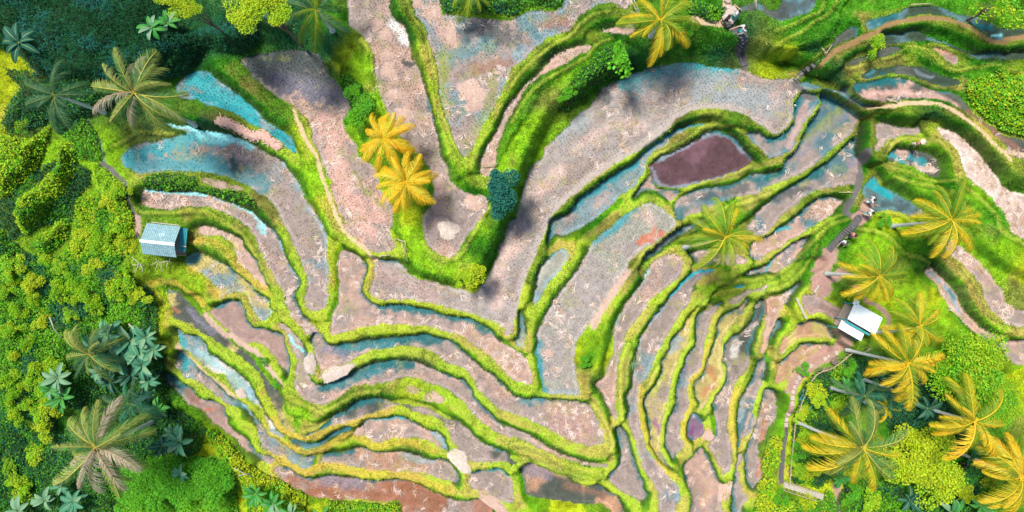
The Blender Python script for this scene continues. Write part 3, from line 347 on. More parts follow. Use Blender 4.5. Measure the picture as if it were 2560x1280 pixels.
# general lie of the land away from the paddies
CTRL = [(-300,-200,-.5),(300,100,-.5),(700,150,-.3),(60,450,-3.2),(200,600,-4.5),(60,900,-6),(350,1000,-8),(100,1250,-9.5),(400,1250,-9.5),(600,1250,-8.6),(-300,1300,-10),(700,1400,-10),
        (2050,1150,-8.8),(2300,1150,-8),(2540,1200,-7),(2300,950,-7),(2450,950,-6),(2850,1400,-9),(2000,1400,-10),(1700,60,.8),(1700,-200,1.5),(2100,150,.9),(2500,-100,1.5),(2500,250,-.2),(2850,600,-1),(1250,-150,.8),(395,620,-3.8),(1450,300,-1.2),(1240,680,-1.3),(1000,620,-.8),(2480,330,-.7),(1500,900,-3.2)]
G = np.zeros_like(UU); Wt = np.zeros_like(UU)
srcs = [(P[:, 0].mean(), P[:, 1].mean(), HP[i]) for i, P in enumerate(outl)] + [(a, b, c * HS) for a, b, c in CTRL]
for x, y, h in srcs:
    w = 1 / ((UU - x) ** 2 + (VV - y) ** 2 + 2500) ** 1.6
    G += w * h; Wt += w
G /= Wt
h1 = np.where(I1 >= 0, HP[I1], G); h2 = np.where(I2 >= 0, HP[I2], G)
hu = np.maximum(h1, h2); hd = np.minimum(h1, h2)
du = np.where(h1 >= h2, D1, D2); dd = np.where(h1 >= h2, D2, D1)
tot = du + dd + 1e-6; t = du / tot
drop = (1 - sst(.68, .98, t))
zp = hd + (hu - hd) * drop + .09 * sst(0, .14, t) * (1 - sst(.5, .8, t)) * np.clip(tot / 20, 0, 1)
zs_ = h1 + (G - h1) * sst(0, R, D1) + .14 * sst(0, 9, D1)
w = sst(R * .75, R, D2)
Z = zp * (1 - w) + zs_ * w
INm = INS >= 0
Z = np.where(INm, HP[np.maximum(INS, 0)] + (nz2 - .5) * .05, Z + (nz2 - .5) * .09 + (nz1 - .5) * .10)
def box(A, k):
    for ax in (0, 1):
        pad = [(0, 0), (0, 0)]; pad[ax] = (k + 1, k)
        c = np.cumsum(np.pad(A, pad, mode='edge'), axis=ax)
        n = A.shape[ax]
        A = (np.take(c, np.arange(2 * k + 1, n + 2 * k + 1), axis=ax) - np.take(c, np.arange(0, n), axis=ax)) / (2 * k + 1)
    return A
Zb = box(Z, 1); Z = np.where(INm, Z, Zb)

# colours -----------------------------------------------------------------
C = np.zeros(UU.shape + (3,)); A = 0
GW = np.zeros(UU.shape)
GC = np.zeros_like(C)
jx = (nz3 - .5) * 60; jy = (vnoise(110, 77, 3) - .5) * 60
for key, s in GRASSC:
    col = np.array(PAL[key])
    for x, y in pts(s, False):
        w = 1 / ((UU + jx - x) ** 2 + (VV + jy - y) ** 2 + 260) ** 2
        GW += w; GC += w[..., None] * col
GC /= GW[..., None]
var = (nz2 - .5) * 1.1 + (nz1 - .5) * .9
GC *= (1 + np.clip(var, -.55, .6))[..., None]
dry = sst(.60, .80, vnoise(60, 91, 4))[..., None]
GC = GC * (1 - .35 * dry) + np.array((.42, .30, .09)) * .35 * dry * (GC.sum(-1, keepdims=True) / .6).clip(0, 1.2)
# trodden ridge tops are yellower than the bank faces
crest = (sst(0, .05, t) * (1 - sst(.5, .66, t)) * (D2 < R * .95) * (1 - sst(50, 80, tot)))[..., None] * np.clip(1.2 - np.abs(VV - 700) / 900 * .0, 0, 1)[..., None]
lum = np.clip(GC.sum(-1, keepdims=True) / .55, .35, 1)
GC = GC * (1 - .7 * crest) + (np.array((.38, .46, .05)) + np.array((.10, -.10, .05)) * sst(.5, .62, vnoise(80, 955, 3))[..., None]) * lum * .7 * crest
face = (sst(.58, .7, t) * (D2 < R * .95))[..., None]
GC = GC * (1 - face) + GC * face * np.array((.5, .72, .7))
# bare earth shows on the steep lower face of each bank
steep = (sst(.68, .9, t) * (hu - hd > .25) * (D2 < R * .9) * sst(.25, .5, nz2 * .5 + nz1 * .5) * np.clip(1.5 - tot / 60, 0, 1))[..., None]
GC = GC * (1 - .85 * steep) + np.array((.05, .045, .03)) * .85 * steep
MC = np.zeros_like(C)
for i, p in enumerate(PADDIES):
    m = INS == i
    a, b = np.array(PAL[p[1]]), np.array(PAL[p[2]])
    k = sst(.48, .66, nz1 * .6 + nz3 * .4)[m][:, None]
    MC[m] = a * (1 - k) + b * k
WET = np.zeros(UU.shape)
# dark teal ditch water with the bank's shade painted in, where a paddy meets the foot of the bank above it, and a smoothed rim along the lip
up_ = (h2 > HP[np.maximum(INS, 0)] + .2) & (D2 < 34) & INm
ditch = (1 - sst(2, 9, DI + (nz2 - .5) * 12)) * up_ * .8  # ditch water together with the bank's painted shade
MC = MC * (1 - ditch[..., None]) + np.array((.03, .13, .145)) * ditch[..., None]
rim = (sst(2, 4, DI) * (1 - sst(7, 9, DI)) * ~up_ * INm)[..., None]
MC = MC * (1 + .28 * rim)
for key, hw, st, s in STROKES:
    P = smooth_open(pts(s)); hwp = hw / 3.0 * (1.45 if hw > 12 else 1.25) * {'teald': 1.7, 'teal2': 1.35, 'tealb': 1.4}.get(key, 1)
    sl = window(P, hwp * 1.8 + 8)
    D = segdist(P, False, sl, wu, wv)
    k = st * (1 - sst(.35, 1.35, D / hwp + (nz2[sl] - .5) * 1.7 + (nzf[sl] - .5) * .9)) * INm[sl] * (1.0 + .5 * (nzf[sl] - .5))
    k = np.clip(k, 0, 1)
    col = np.array(PAL[key])
    MC[sl] = MC[sl] * (1 - k[..., None]) + col * k[..., None]
    if col[2] > col[0] * 1.1: WET[sl] = np.maximum(WET[sl], k)
weed = (sst(.56, .72, vnoise(34, 611, 4)) * sst(.35, .6, nzf) * np.isin(INS, [i for i, p in enumerate(PADDIES) if p[1] in ('g', 'p', 'gs', 'g2', 'b', 'y', 'w', 'r2')]))[..., None] * .38
MC = MC * (1 - weed) + np.array((.21, .22, .035)) * weed
MC *= (1 + (nzf - .5) * .38 + (nz2 - .5) * .45)[..., None]
for q_ in RIDGES:
    P = smooth_open(pts(q_)); sl = window(P, 16)
    D = segdist(P, False, sl, wu * .5, wv * .5); o_ = ~INm[sl]
    Z[sl] += .13 * (1 - sst(1, 8, D)) * o_
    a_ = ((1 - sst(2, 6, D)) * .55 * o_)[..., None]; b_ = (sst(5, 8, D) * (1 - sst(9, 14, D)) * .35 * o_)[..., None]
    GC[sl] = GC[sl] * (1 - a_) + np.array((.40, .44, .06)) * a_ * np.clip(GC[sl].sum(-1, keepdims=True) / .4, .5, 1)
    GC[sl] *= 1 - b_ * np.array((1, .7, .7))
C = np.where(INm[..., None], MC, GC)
PATHM = np.zeros(UU.shape)
for key, hw, s in PATHS:
    P = smooth_open(pts(s)); hwp = hw * 1.05
    sl = window(P, hwp * 2 + 6)
    D = segdist(P, False, sl, wu * .4, wv * .4)
    k = (1 - sst(.7, 1.15, D / hwp + (nz2[sl] - .5) * .9)) * (.62 if key in ('orange', 'rockp') else .95)
    col = np.array(PAL[key]) * (1 + (nzf[sl] - .5) * .3)[..., None]
    C[sl] = C[sl] * (1 - k[..., None]) + col * k[..., None]
    if key != 'orange': PATHM[sl] = np.maximum(PATHM[sl], k)
COVM = np.zeros(UU.shape, int)
covm = []
for i, cv in enumerate(COVER):
    P = smooth_closed(pts(cv[4]))
    sl = window(P, 10)
    D, ins = segdist(P, True, sl, wu * 1.5, wv * 1.5)
    m = np.zeros(UU.shape, bool); m[sl] = ins; m &= ~INm & (COVM == 0); COVM[m] = 1
    covm.append(m)
    Din = np.zeros(UU.shape); Din[sl] = np.where(ins, D, 0)
    lump = cv[3] * sst(0, 26, Din) * (.35 + 1.3 * np.clip(vnoise(46, 300 + i, 3) - .25, 0, 1))
    Z += np.where(m, lump, 0)
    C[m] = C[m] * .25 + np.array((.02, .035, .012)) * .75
C = np.clip(C, 0, .85)

ZS = box(box(box(Z, 9), 9), 9)
X = (UU - CX) / FPX * (HC - ZS); Y = -(VV - CY) / FPX * (HC - ZS)
def sample(A, u, v):
    x = np.clip((np.asarray(u, float) - U[0]) / ST, 0, NU - 1.001); y = np.clip((np.asarray(v, float) - V[0]) / ST, 0, NV - 1.001)
    xi = x.astype(int); yi = y.astype(int); fx = x - xi; fy = y - yi
    if A.ndim == 3: fx = fx[..., None]; fy = fy[..., None]
    return (A[yi, xi] * (1 - fx) + A[yi, xi + 1] * fx) * (1 - fy) + (A[yi + 1, xi] * (1 - fx) + A[yi + 1, xi + 1] * fx) * fy
def ground(u, v):
    return Vector((float(sample(X, u, v)), float(sample(Y, u, v)), float(sample(Z, u, v))))
def at(u, v, z):
    return Vector(((u - CX) / FPX * (HC - z), -(v - CY) / FPX * (HC - z), z))
def T(tile, x, y):
    a, b, s = TILES[tile]; return a + x / s, b + y / s

# ---------------------------------------------------------------- materials
def newmat(name):
    m = bpy.data.materials.new(name); m.use_nodes = True
    nt = m.node_tree; return m, nt, nt.nodes['Principled BSDF']
def mat_attr(name, rough=.7, bump=.0, bscale=30, trans=0, spec=.3, var=.25, nscale=9, wetattr=False):
    m, nt, b = newmat(name); N = nt.nodes; L = nt.links
    at_ = N.new('ShaderNodeAttribute'); at_.attribute_name = 'Col'
    tc = N.new('ShaderNodeTexCoord')
    nz = N.new('ShaderNodeTexNoise'); nz.inputs['Scale'].default_value = nscale; nz.inputs['Detail'].default_value = 5
    L.new(tc.outputs['Object'], nz.inputs['Vector'])
    mr = N.new('ShaderNodeMapRange'); mr.inputs[1].default_value = .3; mr.inputs[2].default_value = .7; mr.inputs[3].default_value = 1 - var; mr.inputs[4].default_value = 1 + var
    L.new(nz.outputs['Fac'], mr.inputs[0])
    mx = N.new('ShaderNodeVectorMath'); mx.operation = 'SCALE'
    L.new(at_.outputs['Color'], mx.inputs[0]); L.new(mr.outputs[0], mx.inputs['Scale'])
    L.new(mx.outputs[0], b.inputs['Base Color'])
    b.inputs['Roughness'].default_value = rough; b.inputs['Specular IOR Level'].default_value = spec
    if bump:
        n2 = N.new('ShaderNodeTexNoise'); n2.inputs['Scale'].default_value = bscale; n2.inputs['Detail'].default_value = 4
        L.new(tc.outputs['Object'], n2.inputs['Vector'])
        bp = N.new('ShaderNodeBump'); bp.inputs['Strength'].default_value = bump; bp.inputs['Distance'].default_value = .06
        L.new(n2.outputs['Fac'], bp.inputs['Height']); L.new(bp.outputs[0], b.inputs['Normal'])
    if wetattr:
        a2 = N.new('ShaderNodeAttribute'); a2.attribute_name = 'Wet'
        m2 = N.new('ShaderNodeMapRange'); m2.inputs[3].default_value = rough; m2.inputs[4].default_value = .5
        L.new(a2.outputs['Fac'], m2.inputs[0]); L.new(m2.outputs[0], b.inputs['Roughness'])
    if trans:
        out = N['Material Output']; tr = N.new('ShaderNodeBsdfTranslucent'); ms = N.new('ShaderNodeMixShader')
        L.new(mx.outputs[0], tr.inputs['Color']); ms.inputs[0].default_value = trans
        L.new(b.outputs[0], ms.inputs[1]); L.new(tr.outputs[0], ms.inputs[2]); L.new(ms.outputs[0], out.inputs['Surface'])
    return m
def mat_plain(name, col, rough=.7, var=.2, scale=8, stretch=(1, 1, 1), metal=0, bump=.2, spec=.4, trans=0, rnd=0):
    m, nt, b = newmat(name); N = nt.nodes; L = nt.links
    tc = N.new('ShaderNodeTexCoord'); mp = N.new('ShaderNodeMapping'); mp.inputs['Scale'].default_value = stretch
    nz = N.new('ShaderNodeTexNoise'); nz.inputs['Scale'].default_value = scale; nz.inputs['Detail'].default_value = 5
    L.new(tc.outputs['Object'], mp.inputs['Vector']); L.new(mp.outputs[0], nz.inputs['Vector'])
    cr = N.new('ShaderNodeValToRGB'); e = cr.color_ramp.elements
    e[0].position = .3; e[1].position = .7
    e[0].color = (*[c * (1 - var) for c in col], 1); e[1].color = (*[min(1, c * (1 + var)) for c in col], 1)
    L.new(nz.outputs['Fac'], cr.inputs[0])
    src = cr.outputs[0]
    if rnd:
        oi = N.new('ShaderNodeObjectInfo'); mr = N.new('ShaderNodeMapRange'); mr.inputs[3].default_value = 1 - rnd; mr.inputs[4].default_value = 1 + rnd
        L.new(oi.outputs['Random'], mr.inputs[0]); vm = N.new('ShaderNodeVectorMath'); vm.operation = 'SCALE'
        L.new(src, vm.inputs[0]); L.new(mr.outputs[0], vm.inputs['Scale']); src = vm.outputs[0]
    L.new(src, b.inputs['Base Color'])
    b.inputs['Roughness'].default_value = rough; b.inputs['Metallic'].default_value = metal; b.inputs['Specular IOR Level'].default_value = spec
    if bump:
        bp = N.new('ShaderNodeBump'); bp.inputs['Strength'].default_value = bump; bp.inputs['Distance'].default_value = .02
        L.new(nz.outputs['Fac'], bp.inputs['Height']); L.new(bp.outputs[0], b.inputs['Normal'])
    if trans:
        out = N['Material Output']; tr = N.new('ShaderNodeBsdfTranslucent'); ms = N.new('ShaderNodeMixShader')
        L.new(src, tr.inputs['Color']); ms.inputs[0].default_value = trans
        L.new(b.outputs[0], ms.inputs[1]); L.new(tr.outputs[0], ms.inputs[2]); L.new(ms.outputs[0], out.inputs['Surface'])
    return m
M_MUD = mat_attr('mud', .85, .6, 9, var=.14, nscale=7, wetattr=True, spec=.18)
M_TURF = mat_attr('turf', .95, .6, 20, spec=.1, var=.3, nscale=12)
M_LEAF = mat_attr('leaf', .55, trans=.35, spec=.25, var=.12, nscale=20)
M_GRASS = mat_attr('grass_blade', .6, trans=.35, spec=.2, var=.1, nscale=20)
M_STRAW = mat_attr('straw', .8, spec=.15, var=.1, nscale=20)

def npmesh(name, co, faces, mat, cols=None, wet=None, smooth=False):
    """co (n,3), faces (m,k) int, cols per vertex (n,3)"""
    me = bpy.data.meshes.new(name); n = len(co); m, k = faces.shape
    me.vertices.add(n); me.vertices.foreach_set('co', np.ascontiguousarray(co, dtype=np.float32).ravel())
    me.loops.add(m * k); me.loops.foreach_set('vertex_index', np.ascontiguousarray(faces, dtype=np.int32).ravel())
    me.polygons.add(m); me.polygons.foreach_set('loop_start', np.arange(0, m * k, k, dtype=np.int32))
    me.polygons.foreach_set('use_smooth', np.full(m, smooth))
    if cols is not None:
        a = me.attributes.new('Col', 'FLOAT_COLOR', 'POINT')
        a.data.foreach_set('color', np.hstack([cols, np.ones((n, 1))]).astype(np.float32).ravel())
    if wet is not None:
        a = me.attributes.new('Wet', 'FLOAT', 'POINT'); a.data.foreach_set('value', wet.astype(np.float32).ravel())
    me.update(calc_edges=True); me.materials.append(mat)
    return me
def put(name, me, parent=None, **kw):
    o = bpy.data.objects.new(name, me); link(o)
    if parent: o.parent = parent
    for k_, v_ in kw.items(): o[k_] = v_
    return o

# the sheet is split along each paddy's outline
idx = np.arange(NU * NV).reshape(NV, NU)
Fq = np.stack([idx[1:, :-1], idx[1:, 1:], idx[:-1, 1:], idx[:-1, :-1]], -1).reshape(-1, 4)
fid = INS[:-1, :-1].ravel(); pathf = (PATHM[:-1, :-1] > .5).ravel() & (fid < 0)
CO = np.stack([X, Y, Z], -1).reshape(-1, 3); CC = C.reshape(-1, 3); WW = WET.ravel()
def submesh(name, mask, mat, **kw):
    F = Fq[mask]
    if not len(F): return
    u_, inv = np.unique(F, return_inverse=True)
    put(name, npmesh(name, CO[u_], inv.reshape(F.shape), mat, CC[u_], WW[u_], True), **kw)
for i in range(len(PADDIES)):
    submesh('rice_paddy', fid == i, M_MUD, kind='structure')
submesh('dirt_path', pathf, M_MUD, kind='structure')
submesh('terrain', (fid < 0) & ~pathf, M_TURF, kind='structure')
# the land beyond, to the horizon: a ring that starts under the edge of the sheet
ring = []; per = [(u_, V[0] + 6) for u_ in U[::20]] + [(U[-1] - 6, v_) for v_ in V[::20]] + [(u_, V[-1] - 6) for u_ in U[::-20]] + [(U[0] + 6, v_) for v_ in V[::-20]]
inner = np.array([tuple(ground(*p)) for p in per]); inner[:, 2] -= .3
cen = inner.mean(0); out_ = inner.copy(); dirv = inner - cen; dirv[:, 2] = 0
lay = [inner]
for f_, dz in ((1.15, -.8), (1.6, -2), (3, -4), (9, -8)):
    q = cen + dirv * f_; q[:, 2] = inner[:, 2] * max(0, 1 - (f_ - 1) / 2) + (-6) * min(1, (f_ - 1) / 2) + dz; lay.append(q)
n_ = len(inner); co = np.vstack(lay); fs = []
for l_ in range(len(lay) - 1):
    for k_ in range(n_):
        k2 = (k_ + 1) % n_; fs.append((l_ * n_ + k_, l_ * n_ + k2, (l_ + 1) * n_ + k2, (l_ + 1) * n_ + k_))
put('ground', npmesh('ground', co, np.array(fs)[:, ::-1].copy(), M_TURF, np.tile((.06, .16, .02), (len(co), 1)), np.zeros(len(co)), True), kind='structure')

# ---------------------------------------------------------------- scattered stuff
def cells(mask, n, weight=None):
    ids = np.flatnonzero(mask.ravel())
    if weight is not None:
        w = weight.ravel()[ids]; ids = RNG.choice(ids, n, p=w / w.sum())
    else: ids = RNG.choice(ids, n)
    u = UU.ravel()[ids] + RNG.uniform(-ST / 2, ST / 2, n); v = VV.ravel()[ids] + RNG.uniform(-ST / 2, ST / 2, n)
    return u, v
def area(mask):
    return float((((HC - ZS) / FPX * ST) ** 2)[mask].sum())
def blades(name, u, v, h, wdt, lean, cols, mat, kind='stuff', seg2=False, z0=0, flat=0, **kw):
    """one kite-shaped blade per point, leaning in a random direction"""
    n = len(u); P = np.stack([sample(X, u, v), sample(Y, u, v), sample(Z, u, v) + z0], -1)
    a = RNG.uniform(0, 2 * np.pi, n); d = np.stack([np.cos(a), np.sin(a), np.zeros(n)], -1)
    s = np.stack([-np.sin(a), np.cos(a), (RNG.random(n) - .5) * .5], -1)
    h = h[:, None]; w_ = wdt[:, None]; ln = lean[:, None]
    up = np.array((0, 0, 1.0))
    mid = P + d * h * ln * .45 + up * h * (.6 - flat * .45); tip = P + d * h * ln + up * h * (1 - .45 * ln - flat * .35).clip(.03)
    co = np.stack([P, mid + s * w_ * .5, tip, mid - s * w_ * .5], 1).reshape(-1, 3)
    F = np.arange(n * 4).reshape(n, 4)
    cc = np.repeat(cols, 4, axis=0)
    me = npmesh(name, co, F, mat, np.clip(cc, 0, .9))
    return put(name, me, kind=kind, **kw)

cov_any = np.zeros(UU.shape, bool)
for m in covm: cov_any |= m
inview = (UU > -260) & (UU < 2820) & (VV > -200) & (VV < 1480)
gm = ~INm & ~cov_any & (PATHM < .4) & inview
n = int(area(gm) * 290)
u, v = cells(gm, n)
cols = sample(GC, u, v) * RNG.uniform(.5, 1.6, n)[:, None] * np.array((1, 1, 1)) 
cols[:, 0] *= RNG.uniform(.7, 1.3, n)
blades('grass', u, v, RNG.uniform(.04, .12, n) * (1 + 1.2 * (sample(nz1, u, v) > .57)), RNG.uniform(.025, .05, n), RNG.uniform(.2, .9, n), cols, M_GRASS)

tm = gm & (nz2 > .57) & (nz1 > .42)
n = int(area(tm) * 60); u, v = cells(tm, n)
cols = sample(GC, u, v) * RNG.uniform(.6, 1.9, n)[:, None]; dry_ = RNG.random(n) < .12; cols[dry_] = np.array((.45, .36, .16))
blades('grass', u, v, RNG.uniform(.15, .32, n), RNG.uniform(.02, .04, n), RNG.uniform(.5, 1.1, n), cols, M_GRASS)

def leaves(name, u, v, hgt, size, cols, asp=.45, **kw):
    n = len(u); P = np.stack([sample(X, u, v), sample(Y, u, v), sample(Z, u, v) + hgt], -1)
    return leafmesh(name, P, size, cols, asp, **kw)
def leafgeo(P, size, asp, tilt=.55, rng=RNG):
    n = len(P); a = rng.uniform(0, 2 * np.pi, n); el = rng.normal(0, tilt, n)
    d = np.stack([np.cos(a) * np.cos(el), np.sin(a) * np.cos(el), np.sin(el)], -1)
    s = np.stack([-np.sin(a), np.cos(a), rng.normal(0, .5, n)], -1); s /= np.linalg.norm(s, axis=1, keepdims=True)
    L = size[:, None]; W = L * asp
    base = P - d * L * .5; tip = P + d * L * .5 - np.array((0, 0, 1)) * L * .12
    return np.stack([base, P + s * W * .5, tip, P - s * W * .5], 1).reshape(-1, 3)
def leafmesh(name, P, size, cols, asp, **kw):
    co = leafgeo(P, size, asp); F = np.arange(len(co)).reshape(-1, 4)
    return put(name, npmesh(name, co, F, M_LEAF, np.clip(np.repeat(cols, 4, axis=0), 0, .9)), **kw)
for i, cv in enumerate(COVER):
    m = covm[i] & inview
    if m.sum() < 5: continue
    n = int(area(m) * cv[2] * 4.2); u, v = cells(m, n)
    keys = np.array([PAL[k_] for k_ in cv[1].split()])
    f = sample(vnoise(38, 500 + i, 3), u, v) * 1.0 + RNG.normal(0, .10, n)
    ki = np.clip(((f - .28) / .44 * 4).astype(int), 0, 3)
    cols = keys[ki] * RNG.uniform(.7, 1.75, n)[:, None]
    hg = RNG.random(n) ** .7 * .45
    if cv[0] == 'bamboo':
        leaves('bamboo_thicket', u, v, hg * 2.2, RNG.uniform(.22, .5, n), cols, .16, kind='stuff')
    else:
        leaves('leafy_undergrowth', u, v, hg, RNG.uniform(.11, .26, n), cols, .55, kind='stuff')

# rice stubble in planting rows and loose cut straw
su, sv, sc = [], [], []
for i, p in enumerate(PADDIES):
    if not p[4]: continue
    P = outl[i]; c0 = P.mean(0); ev, evec = np.linalg.eigh(np.cov((P - c0).T)); ax = evec[:, 1]; ay = evec[:, 0]
    L = 0.5 * np.ptp((P - c0) @ ax) + 40; W_ = 0.5 * np.ptp((P - c0) @ ay) + 40
    gx, gy = np.meshgrid(np.arange(-L, L, 7.6), np.arange(-W_, W_, 7.0))
    gx = gx.ravel() + RNG.normal(0, 1.4, gx.size); gy = gy.ravel() + RNG.normal(0, 1.3, gy.size)
    u = c0[0] + gx * ax[0] + gy * ay[0] + 5 * np.sin(gx / 60 + i); v = c0[1] + gx * ax[1] + gy * ay[1] + 6 * np.sin(gx / 90)
    ok = (u > -250) & (u < 2800) & (v > -190) & (v < 1470); u, v = u[ok], v[ok]
    ui = ((u - U[0]) / ST).astype(int); vi = ((v - V[0]) / ST).astype(int)
    ok = (INS[vi, ui] == i) & (RNG.random(len(u)) < .35 + .6 * (nz3[vi, ui] > .5)); u, v = u[ok], v[ok]
    su.append(u); sv.append(v)
u = np.concatenate(su); v = np.concatenate(sv)
u = np.repeat(u, 3); v = np.repeat(v, 3); n = len(u)
cols = sample(C, u, v) * .52 + np.where(RNG.random((n, 1)) < .25, np.array((.10, .13, .02)), np.array((.03, .03, .025)))
blades('rice_stubble', u, v, RNG.uniform(.06, .12, n), RNG.uniform(.04, .07, n), RNG.uniform(.3, .9, n), cols, M_STRAW)

sm = np.zeros(UU.shape)
for i, p in enumerate(PADDIES):
    sm[INS == i] = p[3]
sm *= .85
sm *= (.06 + sst(.52, .66, vnoise(36, 801, 3))) * sst(.08, .18, C.mean(-1)) * (1 - WET) ** 3 * (1 - .8 * WET) * inview
nclump = int((sm * ((HC - ZS) / FPX * ST) ** 2).sum() * 24)
cu, cvv = cells(sm > 0, nclump, sm)
k_ = 5
ang = RNG.uniform(0, 2 * np.pi, nclump); n = nclump * k_
a = np.repeat(ang, k_) + RNG.normal(0, .38, n)
P = np.stack([sample(X, cu, cvv), sample(Y, cu, cvv), sample(Z, cu, cvv)], -1).repeat(k_, 0)
P[:, :2] += RNG.normal(0, .09, (n, 2)); P[:, 2] += RNG.uniform(.02, .09, n)
L = RNG.uniform(.18, .55, n)[:, None]; W_ = RNG.uniform(.016, .034, n)[:, None]
d = np.stack([np.cos(a), np.sin(a), RNG.normal(0, .08, n)], -1); s = np.stack([-np.sin(a), np.cos(a), np.zeros(n)], -1)
bend = s * L * RNG.normal(0, .18, n)[:, None]
co = np.stack([P - d * L / 2 - s * W_ / 2, P - d * L / 2 + s * W_ / 2, P + bend + s * W_ / 2, P + bend - s * W_ / 2, P + d * L / 2 + s * W_ / 3, P + d * L / 2 - s * W_ / 3], 1).reshape(-1, 3)
b_ = np.arange(n)[:, None] * 6
F = np.concatenate([b_ + np.array((0, 3, 2, 1)), b_ + np.array((3, 5, 4, 2))])
tone = np.repeat(RNG.uniform(.6, 1.25, nclump), k_)[:, None]
sc_ = np.where(np.repeat(RNG.random(nclump), k_)[:, None] < .7, np.array((.66, .52, .45)), np.array((.48, .33, .21))) * tone
put('cut_straw', npmesh('cut_straw', co, F, M_STRAW, np.clip(np.repeat(sc_, 6, axis=0), 0, .85)), kind='stuff')
# ---------------------------------------------------------------- things
ORD = 'first second third fourth fifth sixth seventh eighth ninth tenth eleventh twelfth thirteenth fourteenth fifteenth sixteenth seventeenth eighteenth nineteenth twentieth'.split()
def empty(name, loc, label, cat, group=None, rz=0):
    o = link(bpy.data.objects.new(name, None)); o.location = loc; o.rotation_euler = (0, 0, rz); o.empty_display_size = .3
    o['label'] = label; o['category'] = cat
    if group: o['group'] = group
    return o
class MB:
    def __init__(s): s.v = []; s.f = []; s.c = []
    def add(s, v, f, c=None):
        b = len(s.v); s.v += [tuple(p) for p in v]; s.f += [tuple(i + b for i in q) for q in f]; s.c += [c or (.5, .5, .5)] * len(v)
    def box(s, c, d, rz=0, tilt=None, col=None):
        M = Matrix.Rotation(rz, 3, 'Z') if tilt is None else tilt
        v = [Vector(c) + M @ Vector((x * d[0] / 2, y * d[1] / 2, z * d[2] / 2)) for x in (-1, 1) for y in (-1, 1) for z in (-1, 1)]
        s.add(v, [(0, 1, 3, 2), (4, 6, 7, 5), (0, 4, 5, 1), (2, 3, 7, 6), (0, 2, 6, 4), (1, 5, 7, 3)], col)
    def tube(s, P, r, n=7, col=None, jit=0):
        P = [Vector(p) for p in P]
        if not isinstance(r, (list, tuple)): r = [r] * len(P)
        rings = []
        for i, p in enumerate(P):
            d = (P[min(i + 1, len(P) - 1)] - P[max(i - 1, 0)]).normalized()
            a = d.cross(Vector((0, 0, 1)) if abs(d.z) < .9 else Vector((1, 0, 0))).normalized(); b = d.cross(a)
            rings.append([p + (a * math.cos(t) + b * math.sin(t)) * r[i] * (1 + random.uniform(-jit, jit)) for t in [2 * math.pi * k / n for k in range(n)]])
        v = [q for ring_ in rings for q in ring_]; f = []
        for i in range(len(P) - 1):
            for k in range(n): f.append((i * n + k, i * n + (k + 1) % n, (i + 1) * n + (k + 1) % n, (i + 1) * n + k))
        f.append(tuple(range(n))[::-1]); f.append(tuple(range((len(P) - 1) * n, len(P) * n)))
        s.add(v, f, col)
    def mesh(s, name, mat, smooth=False):
        me = bpy.data.meshes.new(name); me.from_pydata(s.v, [], s.f); me.materials.append(mat)
        a = me.attributes.new('Col', 'FLOAT_COLOR', 'POINT'); a.data.foreach_set('color', [x for c in s.c for x in (*c, 1)])
        if smooth: me.polygons.foreach_set('use_smooth', [True] * len(me.polygons))
        return me
    def put(s, name, mat, parent=None, smooth=False, **kw): return put(name, s.mesh(name, mat, smooth), parent, **kw)
M_BARK = mat_plain('palm_bark', (.58, .60, .58), .85, .25, 5, (1, 1, 6), bump=.6)
M_DARKBARK = mat_plain('bark', (.16, .12, .09), .9, .3, 8, (1, 1, 4), bump=.6)
M_DEAD = mat_plain('bleached_wood', (.40, .37, .31), .8, .25, 9, bump=.3)
M_BAMBOO = mat_plain('bamboo_pole', (.46, .37, .24), .55, .25, 6, (1, 1, 1), bump=.2)
M_TIN = mat_plain('tin_roof', (.27, .43, .46), .45, .28, 3.5, (1.2, 4, 1), metal=.15, bump=.15)
M_TINW = mat_plain('white_tin_roof', (.80, .86, .86), .4, .08, 3, (1, 3, 1), metal=.05, bump=.1)
M_RIDGE = mat_plain('ridge_metal', (.80, .82, .80), .4, .08, 5, bump=.1)
M_PLANK = mat_plain('weathered_plank', (.30, .24, .19), .85, .3, 6, (1, 8, 1), bump=.4)
M_TEALP = mat_plain('teal_band', (.03, .28, .32), .6, .25, 6, bump=.1)
M_STONE = mat_plain('pale_stone', (.42, .34, .30), .85, .22, 6, bump=.4, rnd=.12)
M_STEP = mat_plain('dark_stone', (.10, .095, .095), .85, .3, 7, bump=.5)
M_NUT = mat_plain('coconut_husk', (.40, .20, .06), .6, .3, 4)

